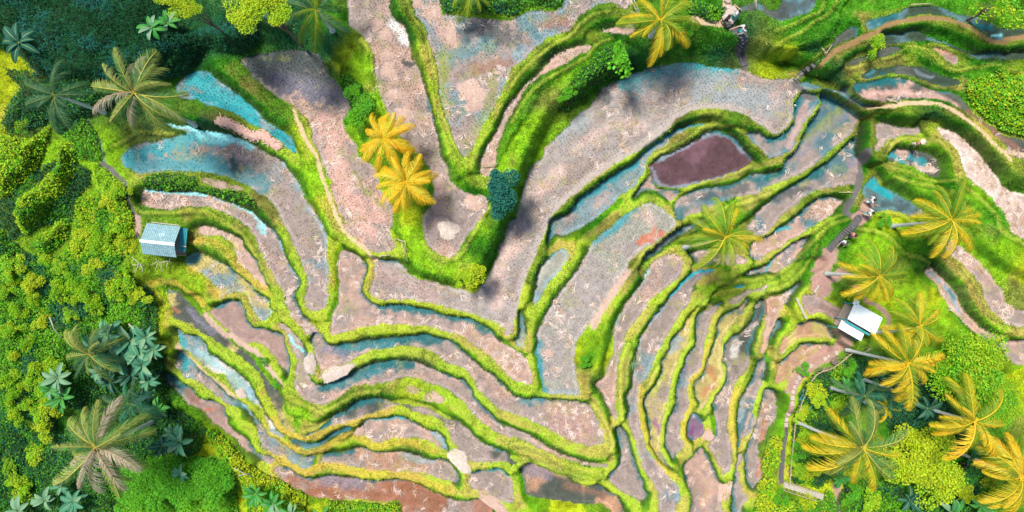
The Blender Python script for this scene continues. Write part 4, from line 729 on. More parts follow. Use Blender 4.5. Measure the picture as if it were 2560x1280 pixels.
# palm fronds -------------------------------------------------
FC = {'gold': ((.80, .62, .03), (.72, .50, .02), (.16, .32, .02)), 'olive': ((.60, .52, .10), (.34, .38, .09), (.07, .22, .05)),
      'dark': ((.20, .26, .06), (.07, .17, .07), (.03, .12, .05)), 'yellow': ((.88, .58, .03), (.90, .50, .015), (.62, .58, .05)),
      'green': ((.60, .52, .03), (.28, .38, .02), (.12, .28, .02)), 'blue': ((.14, .34, .16), (.05, .24, .14), (.03, .16, .10)), 'pale': ((.55, .42, .24), (.55, .44, .32), (.36, .33, .22))}
_fr = {}
def frond_mesh(kind, shape):
    key = (kind, shape)
    if key in _fr: return _fr[key]
    rnd = random.Random(shape * 31 + len(kind)); c0, c1, c2 = FC[kind]
    e0, e1 = [(.70, -.85), (.40, -1.05), (.15, -1.2), (1.05, -.35), (-.25, -1.3)][shape % 5]
    curl = rnd.uniform(-.55, .55); mb = MB(); n = 26; p = Vector((0, 0, 0)); pth = [p.copy()]
    for i in range(n):
        s = (i + 1) / n; el = e0 + (e1 - e0) * s ** 1.2; az = curl * s * s
        p = p + Vector((math.cos(el) * math.cos(az), math.cos(el) * math.sin(az), math.sin(el))) / n; pth.append(p.copy())
    mb.tube(pth, [.013 * (1 - .8 * i / n) + .002 for i in range(n + 1)], 4, c0)
    M = 52
    for k in range(M):
        if rnd.random() < .06: continue
        s = .10 + .89 * k / (M - 1); i = min(int(s * n), n - 1); q = pth[i].lerp(pth[i + 1], s * n - i)
        T_ = (pth[i + 1] - pth[i]).normalized(); side = T_.cross(Vector((0, 0, 1))).normalized(); nrm = side.cross(T_)
        ln = .25 * (math.sin(math.pi * min(1, (s + .12) / 1.12)) ** .7) * rnd.uniform(.82, 1.08) + .03
        for sg in (-1, 1):
            fw = .55 + 1.0 * s + rnd.uniform(-.12, .12); dr = rnd.uniform(.25, .75) + .3 * (rnd.random() < .3)
            d = (side * sg + T_ * fw).normalized(); wv_ = T_ * .0085
            m = q + d * ln * .5 - Vector((0, 0, 1)) * ln * dr * .22; tp = q + d * ln * .95 - Vector((0, 0, 1)) * ln * dr
            c = [a + (b - a) * max(0, min(1, s * .7 + .12 + (.32 if sg > 0 else -.25) + rnd.uniform(-.25, .25))) for a, b in zip(c2, c1)]  # leaflets of one side golder: sunlit look put into the colour
            f_ = rnd.uniform(.75, 1.2); c = tuple(min(.9, x * f_) for x in c)
            mb.add([q - wv_ * .6, q + wv_ * .6, m + wv_, tp, m - wv_], [(0, 1, 2, 4), (4, 2, 3)], c)
    _fr[key] = mb.mesh('frond', M_LEAF); return _fr[key]
NUT = None
def palm(base, crown, rpx, kind, label, n=17, mix=None, cat='palm tree', zt=None, seed=0, group='coconut palms', trunk=True, nuts=True):
    global NUT
    rnd = random.Random(int(crown[0] * 7 + crown[1]) + seed)
    b = ground(*base) if base else None
    if base and zt is None:
        rb = math.hypot(base[0] - CX, base[1] - CY); rt = math.hypot(crown[0] - CX, crown[1] - CY)
        hgt = (HC - b.z) - (HC - b.z) * rb / max(rt, 1); hgt = min(max(hgt, 4.5), 11); z = b.z + hgt
    else:
        g = ground(*crown); z = g.z + (zt or 7)
    top = at(crown[0], crown[1], z)
    if b is None:
        b = Vector((top.x, top.y, 0)); uu = CX + top.x / (HC - g.z) * FPX; vv = CY - top.y / (HC - g.z) * FPX; b = ground(uu, vv)
    e = empty('palm_tree', b, label, cat, group)
    n = int(n * 1.2) if kind in ('gold', 'green', 'olive') else n
    t = top - b; mb = MB(); N_ = 14; pts_ = []; rad = []
    sag = Vector((t.x, t.y, 0)) * -.12
    for i in range(N_ * 3 + 1):
        s = i / (N_ * 3); pts_.append(t * s + sag * math.sin(math.pi * s)); rad.append((.15 - .065 * s + .09 * max(0, 1 - s * 9)) * (1 + .06 * (i % 2)))
    mb.tube(pts_, rad, 9); mb.put('trunk', M_BARK, e, True)
    L = rpx * (HC - z) / FPX * 1.07; off = rnd.uniform(0, 6.28)
    for i in range(n):
        sh = rnd.choice((0, 0, 1, 1, 1, 2, 2, 4)) if i > 2 else 3
        kd = kind if not mix or rnd.random() > (.2 if mix == 'pale' else .38) else mix
        f = put('frond', frond_mesh(kd, sh + 5 * rnd.randrange(2)), e); f.location = t
        s = L * rnd.uniform(.72, 1.16) * (.75 if sh == 3 else 1); f.scale = (s, s * rnd.uniform(.62, 1.0), s)
        f.rotation_euler = (rnd.uniform(-.5, .5), rnd.uniform(-.12, .15), off + i * 2.39996 + rnd.uniform(-.3, .3))
    if nuts:
        if NUT is None:
            m_ = MB()
            for la in range(5):
                pass
            m_.tube([(0, 0, -.13), (0, 0, -.10), (0, 0, 0), (0, 0, .09), (0, 0, .12)], [.02, .09, .12, .08, .02], 8); NUT = m_.mesh('coconut', M_NUT, True)
        for i in range(5):
            c = put('coconut', NUT, e); a = off + i * 1.3; c.location = t + Vector((math.cos(a) * .24, math.sin(a) * .24, -.22 - .08 * (i % 2)))
    return e
palm((487, 312), (335, 232), 118, 'olive', 'tall coconut palm with pale dried fronds, its teal trunk rooted by the large teal paddy', 18, 'pale')
palm(None, (137, 237), 95, 'dark', 'dark shaded coconut palm left of the big pale-fronded palm', 13, zt=6, nuts=False)
palm(None, (959, 345), 80, 'yellow', 'bright yellow palm, upper one of the pair on the centre slope', 24, zt=4, nuts=False)
palm(None, (1012, 455), 86, 'yellow', 'bright yellow palm, lower one of the pair on the centre slope', 26, zt=4.5, nuts=False)
palm(None, (1652, 50), 106, 'green', 'coconut palm with drooping yellow green fronds left of the stone steps at the top', 18, 'gold', zt=3.8)
palm((1708, 619), (1813, 592), 102, 'green', 'coconut palm standing among the narrow terraces right of centre', 17, 'gold')
palm(None, (790, 25), 95, 'dark', 'dark green palm leaning over the bank beside the yellow leaved tree at the top', 13, 'green', zt=5, nuts=False)
palm(None, (1180, -30), 82, 'green', 'palm cut off by the top edge above the centre field', 14, zt=3, nuts=False)
palm(None, (622, 0), 84, 'dark', 'dark palm cut by the top edge, between the two yellow leaved trees', 10, 'blue', zt=3.5, nuts=False)
palm((2229, 565), (2380, 551), 102, 'gold', 'golden coconut palm with a long white trunk, uppermost of the right side palms', 18, 'green')
palm((2063, 684), (2198, 690), 96, 'gold', 'golden coconut palm leaning out from the bend of the brown path', 18, 'green')
palm((2181, 831), (2300, 815), 84, 'gold', 'golden coconut palm rising just right of the white roofed shelter', 16, 'green')
palm((2123, 876), (2270, 908), 112, 'gold', 'large golden coconut palm below the white roofed shelter', 19, 'yellow')
palm((1992, 1055), (2157, 1118), 132, 'gold', 'large golden coconut palm leaning from the bamboo fence by the path', 19, 'olive')
palm((2302, 1015), (2436, 1053), 112, 'gold', 'golden coconut palm below the wide lime tree near the right edge', 16, 'yellow')
palm((2398, 1132), (2552, 1194), 118, 'gold', 'golden coconut palm cut by the right edge near the bottom corner', 17, 'yellow')
palm((385, 1053), (240, 1118), 132, 'olive', 'large palm with pale yellow fronds in the lower left thicket', 19, 'pale')
palm((310, 900), (223, 885), 92, 'olive', 'half withered palm beside the upper banana plants on the left', 12, 'dark')
palm(None, (326, 1010), 72, 'dark', 'small dark palm among the banana plants left of the terraces', 11, 'blue', zt=4, nuts=False)
palm((2075, 969), (2160, 990), 80, 'blue', 'blue green palm with feathery fronds under the golden crowns', 10, 'dark', nuts=False)
palm((2160, 1002), (2219, 1019), 44, 'gold', 'small yellow fan of a palm between two large golden palms', 11, nuts=False)
palm(None, (2235, 975), 66, 'dark', 'dark green palm crown in the shade below the large golden palm', 12, 'blue', zt=5, nuts=False)

# banana plants -----------------------------------------------
_bl = {}
def banana_leaf(shape, colk):
    key = (shape, colk)
    if key in _bl: return _bl[key]
    rnd = random.Random(shape); mb = MB(); n = 9; e0, e1 = [(.7, -.7), (.35, -.9), (1.0, -.1)][shape]
    c = {'b': (.07, .27, .16), 'g': (.05, .30, .05), 'p': (.20, .38, .22), 'd': (.02, .12, .08)}[colk]
    p = Vector((0, 0, 0)); rows = []
    for i in range(n + 1):
        s = i / n; el = e0 + (e1 - e0) * s
        w_ = 0 if i == 0 else .17 * math.sin(math.pi * min(1, .06 + s * .94)) ** .55
        if s < .15: w_ = .012
        rows.append((p.copy(), max(w_, .008), el)); p = p + Vector((math.cos(el), 0, math.sin(el))) / n
    v = []; f = []
    for q, w_, el in rows:
        j = rnd.uniform(.9, 1.05)
        v += [q + Vector((0, -w_ * j, w_ * .3)), q + Vector((0, -w_ * .08, 0)), q + Vector((0, w_ * .08, 0)), q + Vector((0, w_ * j, w_ * .3))]
    for i in range(n):
        for k in (0, 2): f.append((i * 4 + k, i * 4 + k + 1, i * 4 + k + 5, i * 4 + k + 4))
    mb.add(v, f, c)
    f2 = [(i * 4 + 1, i * 4 + 2, i * 4 + 6, i * 4 + 5) for i in range(n)]
    mb.add(v, f2, (.30, .42, .12))
    _bl[key] = mb.mesh('leaf', M_LEAF, True); return _bl[key]
M_BSTEM = mat_plain('banana_stem', (.22, .26, .08), .6, .3, 5, (1, 1, 3))
_bst = None
def banana(u, v, r, colk, label, n=9, h=1.6, group='banana plants'):
    global _bst
    g = ground(u, v); e = empty('banana_plant', g, label, 'banana plant', group)
    rnd = random.Random(int(u * 3 + v)); L = r / 31.0
    if _bst is None:
        m_ = MB(); m_.tube([(0, 0, 0), (0, 0, .5), (0, 0, 1)], [.12, .09, .06], 8); _bst = m_.mesh('stem', M_BSTEM, True)
    st = put('stem', _bst, e); st.scale = (1, 1, h)
    off = rnd.uniform(0, 6)
    for i in range(n):
        f = put('leaf', banana_leaf(rnd.choice((0, 0, 1, 2)), rnd.choice((colk, colk, colk, 'p' if colk != 'd' else 'd'))), e)
        f.location = (0, 0, h * .95); s = L * rnd.uniform(.8, 1.15); f.scale = (s, s * rnd.uniform(.8, 1.1), s)
        f.rotation_euler = (rnd.uniform(-.2, .2), 0, off + i * 2.4 + rnd.uniform(-.3, .3))
BAN = [
 (345, 848, 52, 'b', 'banana plant at the top of the left clump, beside the bleached log'), (300, 830, 44, 'b', 'banana plant at the upper left of the left clump'),
 (392, 838, 40, 'b', 'banana plant near the terrace edge at the top of the left clump'), (322, 890, 50, 'b', 'banana plant in the middle of the left clump'),
 (385, 905, 46, 'b', 'banana plant on the right rim of the left clump, below the topmost ones'), (262, 862, 40, 'b', 'banana plant between the withered palm and the bright shrubs'),
 (368, 872, 44, 'b', 'banana plant in the thick of the left clump, right of its middle'), (292, 868, 38, 'd', 'dark banana plant in the thick of the left clump, left of its middle'), (408, 868, 36, 'b', 'banana plant against the terrace edge, right of the left clump'),
 (350, 930, 42, 'd', 'dark banana plant at the lower rim of the left clump'), (395, 945, 34, 'b', 'banana plant at the lower right rim of the left clump'), (300, 945, 38, 'd', 'dark banana plant below the withered palm'), (372, 985, 36, 'd', 'dark banana plant above the leaning teal trunk'), (270, 925, 34, 'b', 'banana plant just under the withered palm fronds'),
 (178, 935, 42, 'p', 'pale leaved banana plant left of the withered palm'), (188, 985, 46, 'g', 'green banana plant above the large pale palm of the lower left'),
 (160, 965, 34, 'g', 'small green banana plant against the yellow shrubs at far left'), (418, 1010, 34, 'g', 'banana plant tucked beside the lower terraces on the left'),
 (476, 1092, 44, 'b', 'banana plant nearest the brown pool on the left'), (432, 1100, 40, 'd', 'dark banana plant right of the large pale palm'),
 (455, 1070, 34, 'b', 'small banana plant on the slope under the brown pool'), (478, 1165, 28, 'b', 'small banana plant at the rim of the round green tree'),
 (208, 1240, 46, 'b', 'banana plant under the large pale palm, at the lower left'), (140, 1235, 40, 'p', 'pale banana plant in the bottom left corner area'),
 (75, 1262, 44, 'p', 'pale banana plant nearest the bottom left corner'), (175, 1205, 30, 'b', 'small banana plant left of the palm, in the lower left'),
 (90, 125, 48, 'd', 'dark banana plant alone in the shaded bamboo at far left'), (440, 72, 34, 'g', 'banana plant with bright green leaves in the dark thicket'),
 (402, 84, 34, 'g', 'banana plant left of its bright twin in the dark thicket'),
 (660, 1215, 40, 'g', 'banana plant at the bottom left of the red paddy'), (700, 1240, 44, 'g', 'banana plant below the red paddy, second of three'),
 (745, 1265, 36, 'g', 'banana plant below the red paddy, rightmost of three'), (820, 1275, 34, 'g', 'banana plant on the yellow bank at the bottom edge'),
 (2082, 1182, 34, 'g', 'banana plant inside the fenced grove near the slatted bridge'), (2250, 1235, 44, 'd', 'dark banana plant at the bottom of the fenced grove'),
 (2092, 958, 30, 'g', 'rosette shaped banana plant next to the bamboo fence'), (2290, 1010, 42, 'd', 'dark banana plant in the shade of the right side palms'),
 (2350, 1262, 46, 'g', 'banana plant with long leaves at the bottom right edge'), (2425, 1250, 36, 'g', 'banana plant right of the yellow tree at the bottom edge'),
]
for a in BAN: banana(*a)

# leafy shrubs and trees ---------------------------------------
_cr = {}
def crown_mesh(kind, var):
    key = (kind, var)
    if key in _cr: return _cr[key]
    keys, n, size, asp, lobes, flat = CROWN[kind]
    rng = np.random.default_rng(var * 13 + len(kind) * 7 + n)
    P = []; Cc = []; kk = np.array([PAL[k] for k in keys.split()])
    for l_ in range(lobes):
        a = rng.uniform(0, 6.28); rr = rng.uniform(.15, .85) if l_ else 0; lr = rng.uniform(.16, .42)
        c = np.array((math.cos(a) * rr, math.sin(a) * rr, (1 - rr * .8) * .75 * flat)); m = n // lobes
        d = rng.normal(0, 1, (m, 3)); d[:, 2] = np.abs(d[:, 2]) * .9 - .15; d /= np.linalg.norm(d, axis=1, keepdims=True)
        P.append(c + d * lr * (rng.random((m, 1)) ** .35) * np.array((1, 1, .8)))
        base = kk[rng.integers(0, len(kk))] * .5 + kk[rng.integers(0, len(kk), m)] * .5
        Cc.append(base * rng.uniform(.8, 1.7, (m, 1)))
    P = np.vstack(P); Cc = np.vstack(Cc)
    co = leafgeo(P, rng.uniform(.7, 1.3, len(P)) * size, asp, rng=rng); F = np.arange(len(co)).reshape(-1, 4)
    _cr[key] = npmesh('crown', co, F, M_LEAF, np.clip(np.repeat(Cc, 4, axis=0), 0, .9)); return _cr[key]
CROWN = {'lime': ('lime lime2 yel lime', 1500, .105, .6, 11, .8), 'yel': ('yel lime yel yel', 1500, .105, .6, 11, .8), 'green': ('green3 green2 lime2', 1600, .10, .6, 10, .8), 'dark': ('deep2 deep green', 1500, .12, .5, 9, .9),
         'bigyel': ('yel yel lime', 12000, .055, .65, 40, .5), 'biglime': ('lime lime2 green3 yel', 9000, .05, .65, 40, .4), 'biggreen': ('green3 green2 green3 lime2', 12000, .055, .65, 44, .45),
         'teal': ('teald2 deep2 teald2', 5000, .10, .55, 14, .8), 'broad': ('green3 green2 lime2', 260, .26, .8, 11, .6), 'sparse': ('lime2 green3 yel', 700, .10, .6, 14, .6), 'pink': ('purple pinkr green2', 500, .12, .6, 6, .8)}
_tk = None
def shrub(u, v, r, kind, label, h=None, name='shrub', cat='shrub', group=None, var=None):
    global _tk
    rnd = random.Random(int(u * 5 + v)); g = ground(u, v)
    h = h if h else r / 31.0 * .6
    z = g.z + h * .8; top = at(u, v, z)
    e = empty(name, (top.x, top.y, g.z - .1), label, cat, group)
    if _tk is None:
        m_ = MB(); m_.tube([(0, 0, 0), (.03, 0, .35), (-.02, .02, .7), (0, 0, 1)], [.06, .05, .04, .02], 7, jit=.1)
        for a in range(5):
            q = Vector((math.cos(a * 1.256), math.sin(a * 1.256), 0)); m_.tube([(0, 0, .45), q * .15 + Vector((0, 0, .65)), q * .35 + Vector((0, 0, .85))], [.035, .025, .012], 5)
        _tk = m_.mesh('trunk', M_DARKBARK, True)
    R_ = r / FPX * (HC - z) * 1.05
    t = put('trunk', _tk, e); t.scale = (R_, R_, h * .8)
    c = put('crown', crown_mesh(kind, var if var is not None else rnd.randrange(4)), e)
    c.location = (0, 0, max(h * .35, h - R_ * .6)); c.scale = (R_ * rnd.uniform(.8, 1.25), R_ * rnd.uniform(.8, 1.25), R_ * rnd.uniform(.8, 1.3)); c.rotation_euler = (0, 0, rnd.uniform(0, 6.28))
    return e
SH = 'B1:430,800 660,800 560,900 640,970 250,920 250,1010 100,870 140,1080 500,1120 90,1240 300,1180 680,1060 40,960 330,730 850,930 560,1010 420,960 160,770 70,770 940,880 1010,980 900,620 730,520 880,500 800,300 700,640 580,600 870,220 C1:200,50 100,140 270,240 220,330 330,380 120,430 370,470 300,560 190,510 330,660 120,560 50,300 400,250 250,850 130,1050 60,950 180,1150'
rg = random.Random(5); lst = sorted(pts(SH, False), key=lambda p: p[1])
for i, (x, y) in enumerate(lst):
    kd = 'lime' if rg.random() < .78 else 'yel'
    tone = 'lime green' if kd == 'lime' else 'yellow'
    z_ = ('on the slope above the tin roofed hut' if y < 560 else 'level with the tin roofed hut' if y < 660 else 'downhill of the tin roofed hut' if y < 800 else 'level with the banana clump' if y < 960 else 'below the banana clump')
    shrub(x, y, rg.uniform(24, 34), kd, f'{tone} leafy shrub {z_}', group='bright shrubs on the left slope ' + z_ + (' lime' if kd == 'lime' else ' yellow'))
for x, y, r, k, h, lab in [
 (344, 1225, 62, 'biggreen', 2.6, 'wide green crowned tree at the bottom left, leftmost of the three touching crowns'), (425, 1200, 62, 'biggreen', 2.9, 'wide green crowned tree at the bottom left, middle of the three touching crowns'),
 (512, 1205, 54, 'biggreen', 2.4, 'wide green crowned tree beside the yellow bank, rightmost of the three touching crowns'),
 (469, 14, 56, 'bigyel', 10, 'yellow leaved tree at the top edge, left one of two'), (662, 22, 72, 'bigyel', 10.5, 'yellow leaved tree at the top edge, right one of two'),
 (1257, 476, 60, 'teal', 3, 'dark blue green tree at the valley tip of the centre field'), (893, 288, 42, 'green', 2.4, 'round green tree just above the upper yellow palm'),
 (2325, 1166, 92, 'bigyel', 4.5, 'broad bright yellow tree in the lower right grove'), (2440, 925, 100, 'biglime', 4, 'wide airy lime green tree near the right edge'), (2375, 905, 56, 'biglime', 3.5, 'lime tree crown pressed against the large golden palm'), (2500, 1010, 52, 'biglime', 3, 'smaller lime tree at the right edge below the wide one'),
 (2492, 12, 58, 'sparse', 4, 'sparse leaved tree at the top right corner'), (1556, 150, 46, 'broad', 3.2, 'tree with large round leaves on the bank left of the blue paddy'),
 (2185, 112, 27, 'lime', 1.8, 'single bright lime tree beside the upper red path'), (2218, 548, 20, 'green', 1, 'low green bush at the foot of the uppermost golden palm'),
 (48, 315, 26, 'sparse', 1.5, 'small yellow leafed sapling at the far left'), (1178, 690, 42, 'yel', 1.6, 'yellow flowering bush overhanging the tip of the promontory'),
 (1460, 905, 22, 'green', .8, 'green bush on the ridge beside the pale grey field'), (885, 230, 24, 'green', .8, 'low green bush above the round green tree'),
 (2365, 1105, 26, 'dark', 1.5, 'dark green bush between the yellow tree and the right palms'), (2430, 1170, 46, 'dark', 2, 'dark green tree right of the broad yellow tree'), (2330, 1100, 34, 'dark', 1.6, 'dark bush above the broad yellow tree'),
 (2040, 985, 34, 'yel', 1.8, 'golden leaved bush inside the bend of the bamboo fence'), (2062, 925, 18, 'pink', .8, 'pink flowering bush by the fence, left one'), (2090, 905, 18, 'pink', .8, 'pink flowering bush by the fence, right one'),
 (2010, 930, 20, 'green', .8, 'green bush right against the corner of the fence'),(2120, 925, 26, 'green', 1.2, 'green bush behind the pink flowering bushes'), (2005, 1035, 26, 'yel', 1.2, 'yellow bush beside the foot of the leaning palm'),
 (2095, 1010, 28, 'lime', 1.2, 'lime bush between the blue green palm and the fence'), (2010, 1080, 26, 'lime', 1.2, 'lime bush just below the foot of the leaning palm'), (2040, 1110, 32, 'yel', 1.3, 'yellow bush left of the large leaning palm crown'),
 (2005, 1135, 26, 'green', 1.1, 'green bush along the straight part of the fence'), (1998, 1170, 26, 'lime', 1.1, 'lime bush at the lower end of the fence'), (2035, 1170, 26, 'yel', 1.1, 'yellow bush above the slatted bridge'),
 (2130, 1235, 34, 'green', 1.3, 'green bush right of the narrow brown track at the bottom'), (2180, 1255, 32, 'lime', 1.3, 'lime bush at the bottom edge in the grove'), (2420, 1235, 30, 'yel', 1.4, 'yellow bush under the broad yellow tree'), (2460, 1262, 34, 'yel', 1.4, 'yellow bush at the bottom right edge'), (2495, 1215, 30, 'yel', 1.3, 'yellow bush left of the edge cut palm'),
 (2132, 1065, 24, 'green', 1.2, 'green bush half under the large leaning palm crown'),(1960, 1245, 28, 'green', 1, 'green bush left of the slatted bridge'), (2020, 1262, 28, 'yel', 1, 'yellow bush below the slatted bridge'),
 (1420, 240, 24, 'green', .8, 'green bush halfway down the big centre bank'), (1720, 70, 22, 'green', 1, 'green bush beside the palm near the stone steps'), (2140, 745, 22, 'lime', .8, 'lime bush by the path above the white roofed shelter'),
 (655, 905, 14, 'green', .5, 'small green plant on the straw covered ridge'), (690, 960, 14, 'green', .5, 'small green plant at the lower end of the straw covered ridge'), (1205, 850, 1, 'green', .1, '')]:
    if lab:
        tree = h >= 2.4
        shrub(x, y, r, k, lab, h, 'tree' if tree else 'shrub', 'tree' if tree else 'shrub')

# spiky rosette
g = ground(1580, 909); e = empty('spiky_plant', g, 'pale spiky rosette plant growing on a terrace ridge', 'plant')
rr = random.Random(2)
for i in range(16):
    f = put('leaf', banana_leaf(rr.choice((0, 1)), 'p'), e); s = rr.uniform(.55, .8); f.scale = (s, s * .25, s); f.rotation_euler = (0, -.2, i * 2.4); f.location = (0, 0, .15)
mb = MB(); mb.tube([(0, 0, 0), (0, 0, .12), (0, 0, .22)], [.07, .09, .05], 8); mb.put('stem', M_BSTEM, e, True)

# straw heaps -------------------------------------------------
M_HEAP = mat_attr('straw_heap', .85, .7, 18, var=.15, nscale=14, spec=.1)
_hp = {}
def heap_mesh(var, flat=False):
    if (var, flat) in _hp: return _hp[(var, flat)]
    rng = np.random.default_rng(var + 90); n = 2200
    a = rng.uniform(0, 6.283, n); r = rng.random(n) ** (.75 if flat else .55) * (1.15 if flat else 1) * (1 + .16 * np.sin(3 * a + var) + .1 * np.sin(5 * a)); z = .5 * (1 - (r / 1.2) ** 2).clip(0) * rng.uniform(.5, 1.05, n)
    P = np.stack([r * np.cos(a), r * np.sin(a), z], -1); ang = rng.normal(var, .9, n)
    d = np.stack([np.cos(ang), np.sin(ang), rng.normal(0, .12, n)], -1); s = np.stack([-np.sin(ang), np.cos(ang), rng.normal(0, .3, n)], -1)
    L = rng.uniform(.16, .5, n)[:, None]; co = np.stack([P - d * L / 2 - s * .016, P - d * L / 2 + s * .016, P + d * L / 2 + s * .012, P + d * L / 2 - s * .012], 1).reshape(-1, 3)
    F = np.arange(n * 4).reshape(-1, 4); c = np.repeat(np.array((.60, .42, .34) if flat else (.72, .60, .51)) * rng.uniform(.65, 1.12, (n, 1)), 4, axis=0)
    # the packed body of the heap
    K = 20; ringv = [(0, 0, .30)]; fb = []
    for l_ in range(1, 6):
        for k in range(K):
            t_ = 2 * math.pi * k / K; q = l_ / 5 * .92 * (1 + .16 * math.sin(3 * t_ + var) + .1 * math.sin(5 * t_)); ringv.append((q * math.cos(t_), q * math.sin(t_), .30 * max(0, 1 - (l_ / 5) ** 2) - .03 + rng.uniform(-.03, .03)))
    b0 = len(co)
    for k in range(K): fb.append((b0, b0 + 1 + k, b0 + 1 + (k + 1) % K, b0))
    fb = [(q[0], q[1], q[2], q[2]) for q in fb]
    quads = [(b0 + 1 + l_ * K + k, b0 + 1 + (l_ + 1) * K + k, b0 + 1 + (l_ + 1) * K + (k + 1) % K, b0 + 1 + l_ * K + (k + 1) % K) for l_ in range(4) for k in range(K)]
    # centre fan as quads spanning two sectors
    fan = [(b0, b0 + 1 + k, b0 + 1 + (k + 1) % K, b0 + 1 + (k + 2) % K) for k in range(0, K, 2)]
    if flat:
        _hp[(var, flat)] = npmesh('straw', co, F, M_HEAP, np.clip(c, 0, .88)); return _hp[(var, flat)]
    co = np.vstack([co, np.array(ringv)]); c = np.vstack([c, np.tile((.62, .49, .43), (len(ringv), 1))])
    _hp[(var, flat)] = npmesh('straw', co, np.vstack([F, np.array(quads), np.array(fan)]), M_HEAP, np.clip(c, 0, .88)); return _hp[(var, flat)]
def heap(tile, x, y, rx, ry, ang, label, h=1.0, var=0):
    u, v = T(tile, x, y); s = TILES[tile][2]; g = ground(u, v); k = (HC - g.z) / FPX
    o = put('straw_pile', heap_mesh(var % 4, h < .85 and not label.startswith('bright'))); o.location = g; o.scale = (rx / s * k * .95, ry / s * k * .95, (.5 if h > .85 else .3) * h); o.rotation_euler = (0, 0, math.radians(-ang))
    o['label'] = label; o['category'] = 'straw pile'; o['group'] = 'straw piles on the terraces'
HEAPS = [('C2',408,200,78,44,80,'upright white straw pile on the left ridge end below centre',1.1),('C2',590,262,125,46,-20,'long white straw pile at the left end of the yellow ridge below centre',1.1),
 ('C2',1485,890,105,52,52,'slanting white straw pile across a ridge in the lower middle',1.0),('C2',1740,1215,140,34,38,'narrow white straw strip near the bottom of the middle',.7),
 ('B2',1400,510,72,66,10,'bright white straw pile inside the lower tip of the centre field',1.0),('B2',1340,345,48,50,60,'pinkish straw pile under the yellow palms in the centre field',.8),
 ('B2',1580,310,66,52,30,'straw pile at the right side of the centre field tip',.7),('B2',1330,160,40,42,0,'small straw pile at the neck of the centre field',.6),
 ('A2',1185,920,60,56,10,'round straw pile halfway down the long centre field',.7),('A2',1110,760,62,42,-15,'flat straw pile in the long centre field above the round one',.6),
 ('A2',1060,570,60,50,20,'straw pile left of the dark weeds in the long centre field',.6),('A2',1058,445,52,42,0,'straw pile third from the top of the long centre field',.6),
 ('A2',1035,275,48,52,70,'straw pile second from the top of the long centre field',.6),('A2',968,195,50,44,-10,'straw pile at the top of the long centre field',.6),
 ('A2',1730,730,96,76,20,'largest round straw pile in the upper middle field',.7),('A2',1745,845,66,46,0,'straw pile touching the large round one from below',.7),
 ('A2',1560,280,84,42,80,'upright straw pile in the upper middle field',.6),('A2',1420,100,80,52,-25,'straw pile at the upper left of the upper middle field',.6),('A2',1290,25,42,40,0,'straw pile cut by the top edge in the upper middle field',.6),
 ('C1',1755,422,44,40,20,'small round straw pile on the blue white terrace at left',.9),('C2',745,692,34,40,80,'pink straw pile blocking the narrow teal channel',.8),
 ('C2',1140,385,52,28,15,'flat straw pile on the yellow bank, left one of two',.5),('C2',1295,442,72,34,15,'flat straw pile on the yellow bank, right one of two',.5),
 ('C3',270,125,30,26,40,'tiny straw heap alone in the pale grey field',.5),('B1',1470,510,36,44,60,'straw heap right of the tin roofed hut',.6),('B1',1840,800,34,30,0,'small white straw heap at the right of the hut terraces',.7),
 ('C3',1425,720,36,36,30,'small straw heap beside the purple puddle',.6),('C3',1550,1090,40,110,10,'long pale straw strip near the bottom, right of the pink field',.5),('B1',1610,180,150,26,15,'long thin straw pile on the bank above the white edged paddy',.5),
 ('A3',620,380,60,28,-10,'straw heap at the upper end of the narrow pink strip',.5),('A3',930,230,44,44,0,'grey straw heap left of the big palm at the top',.6),('C4',1400,340,80,28,10,'grey brush pile under the wide lime tree',.6)]
for i, a in enumerate(HEAPS): heap(a[0], a[1], a[2], a[3], a[4], a[5], a[6], a[7], i)
def strawstrip(coords, hw, label):
    P = smooth_open(pts(coords)); n = 1600; rng = np.random.default_rng(3)
    i = rng.integers(0, len(P) - 1, n); f = rng.random((n, 1)); q = P[i] * (1 - f) + P[i + 1] * f; dd_ = P[i + 1] - P[i]; nn_ = np.stack([-dd_[:, 1], dd_[:, 0]], 1); nn_ /= np.linalg.norm(nn_, axis=1, keepdims=True) + 1e-6
    q = q + nn_ * rng.normal(0, hw * .5, (n, 1)); W = np.stack([sample(X, q[:, 0], q[:, 1]), sample(Y, q[:, 0], q[:, 1]), sample(Z, q[:, 0], q[:, 1]) + rng.uniform(.03, .25, n)], -1)
    ang = np.arctan2(-dd_[:, 1], dd_[:, 0]) + rng.normal(0, .6, n); d = np.stack([np.cos(ang), np.sin(ang), rng.normal(0, .1, n)], -1); s = np.stack([-np.sin(ang), np.cos(ang), 0 * ang], -1); L = rng.uniform(.25, .6, (n, 1))
    co = np.stack([W - d * L / 2 - s * .02, W - d * L / 2 + s * .02, W + d * L / 2 + s * .015, W + d * L / 2 - s * .015], 1).reshape(-1, 3)
    c0 = W.mean(0); o = put('straw_pile', npmesh('straw', co - c0, np.arange(n * 4).reshape(-1, 4), M_STRAW, np.clip(np.repeat(np.array((.66, .42, .34)) * rng.uniform(.7, 1.2, (n, 1)), 4, axis=0), 0, .9)))
    o.location = c0; o['label'] = label; o['category'] = 'straw pile'
strawstrip('A1:1760,970 1850,1000 1950,1050 2040,1100 A2:60,1080 130,1140 200,1180', 9, 'long pink straw windrow between the two teal paddies')

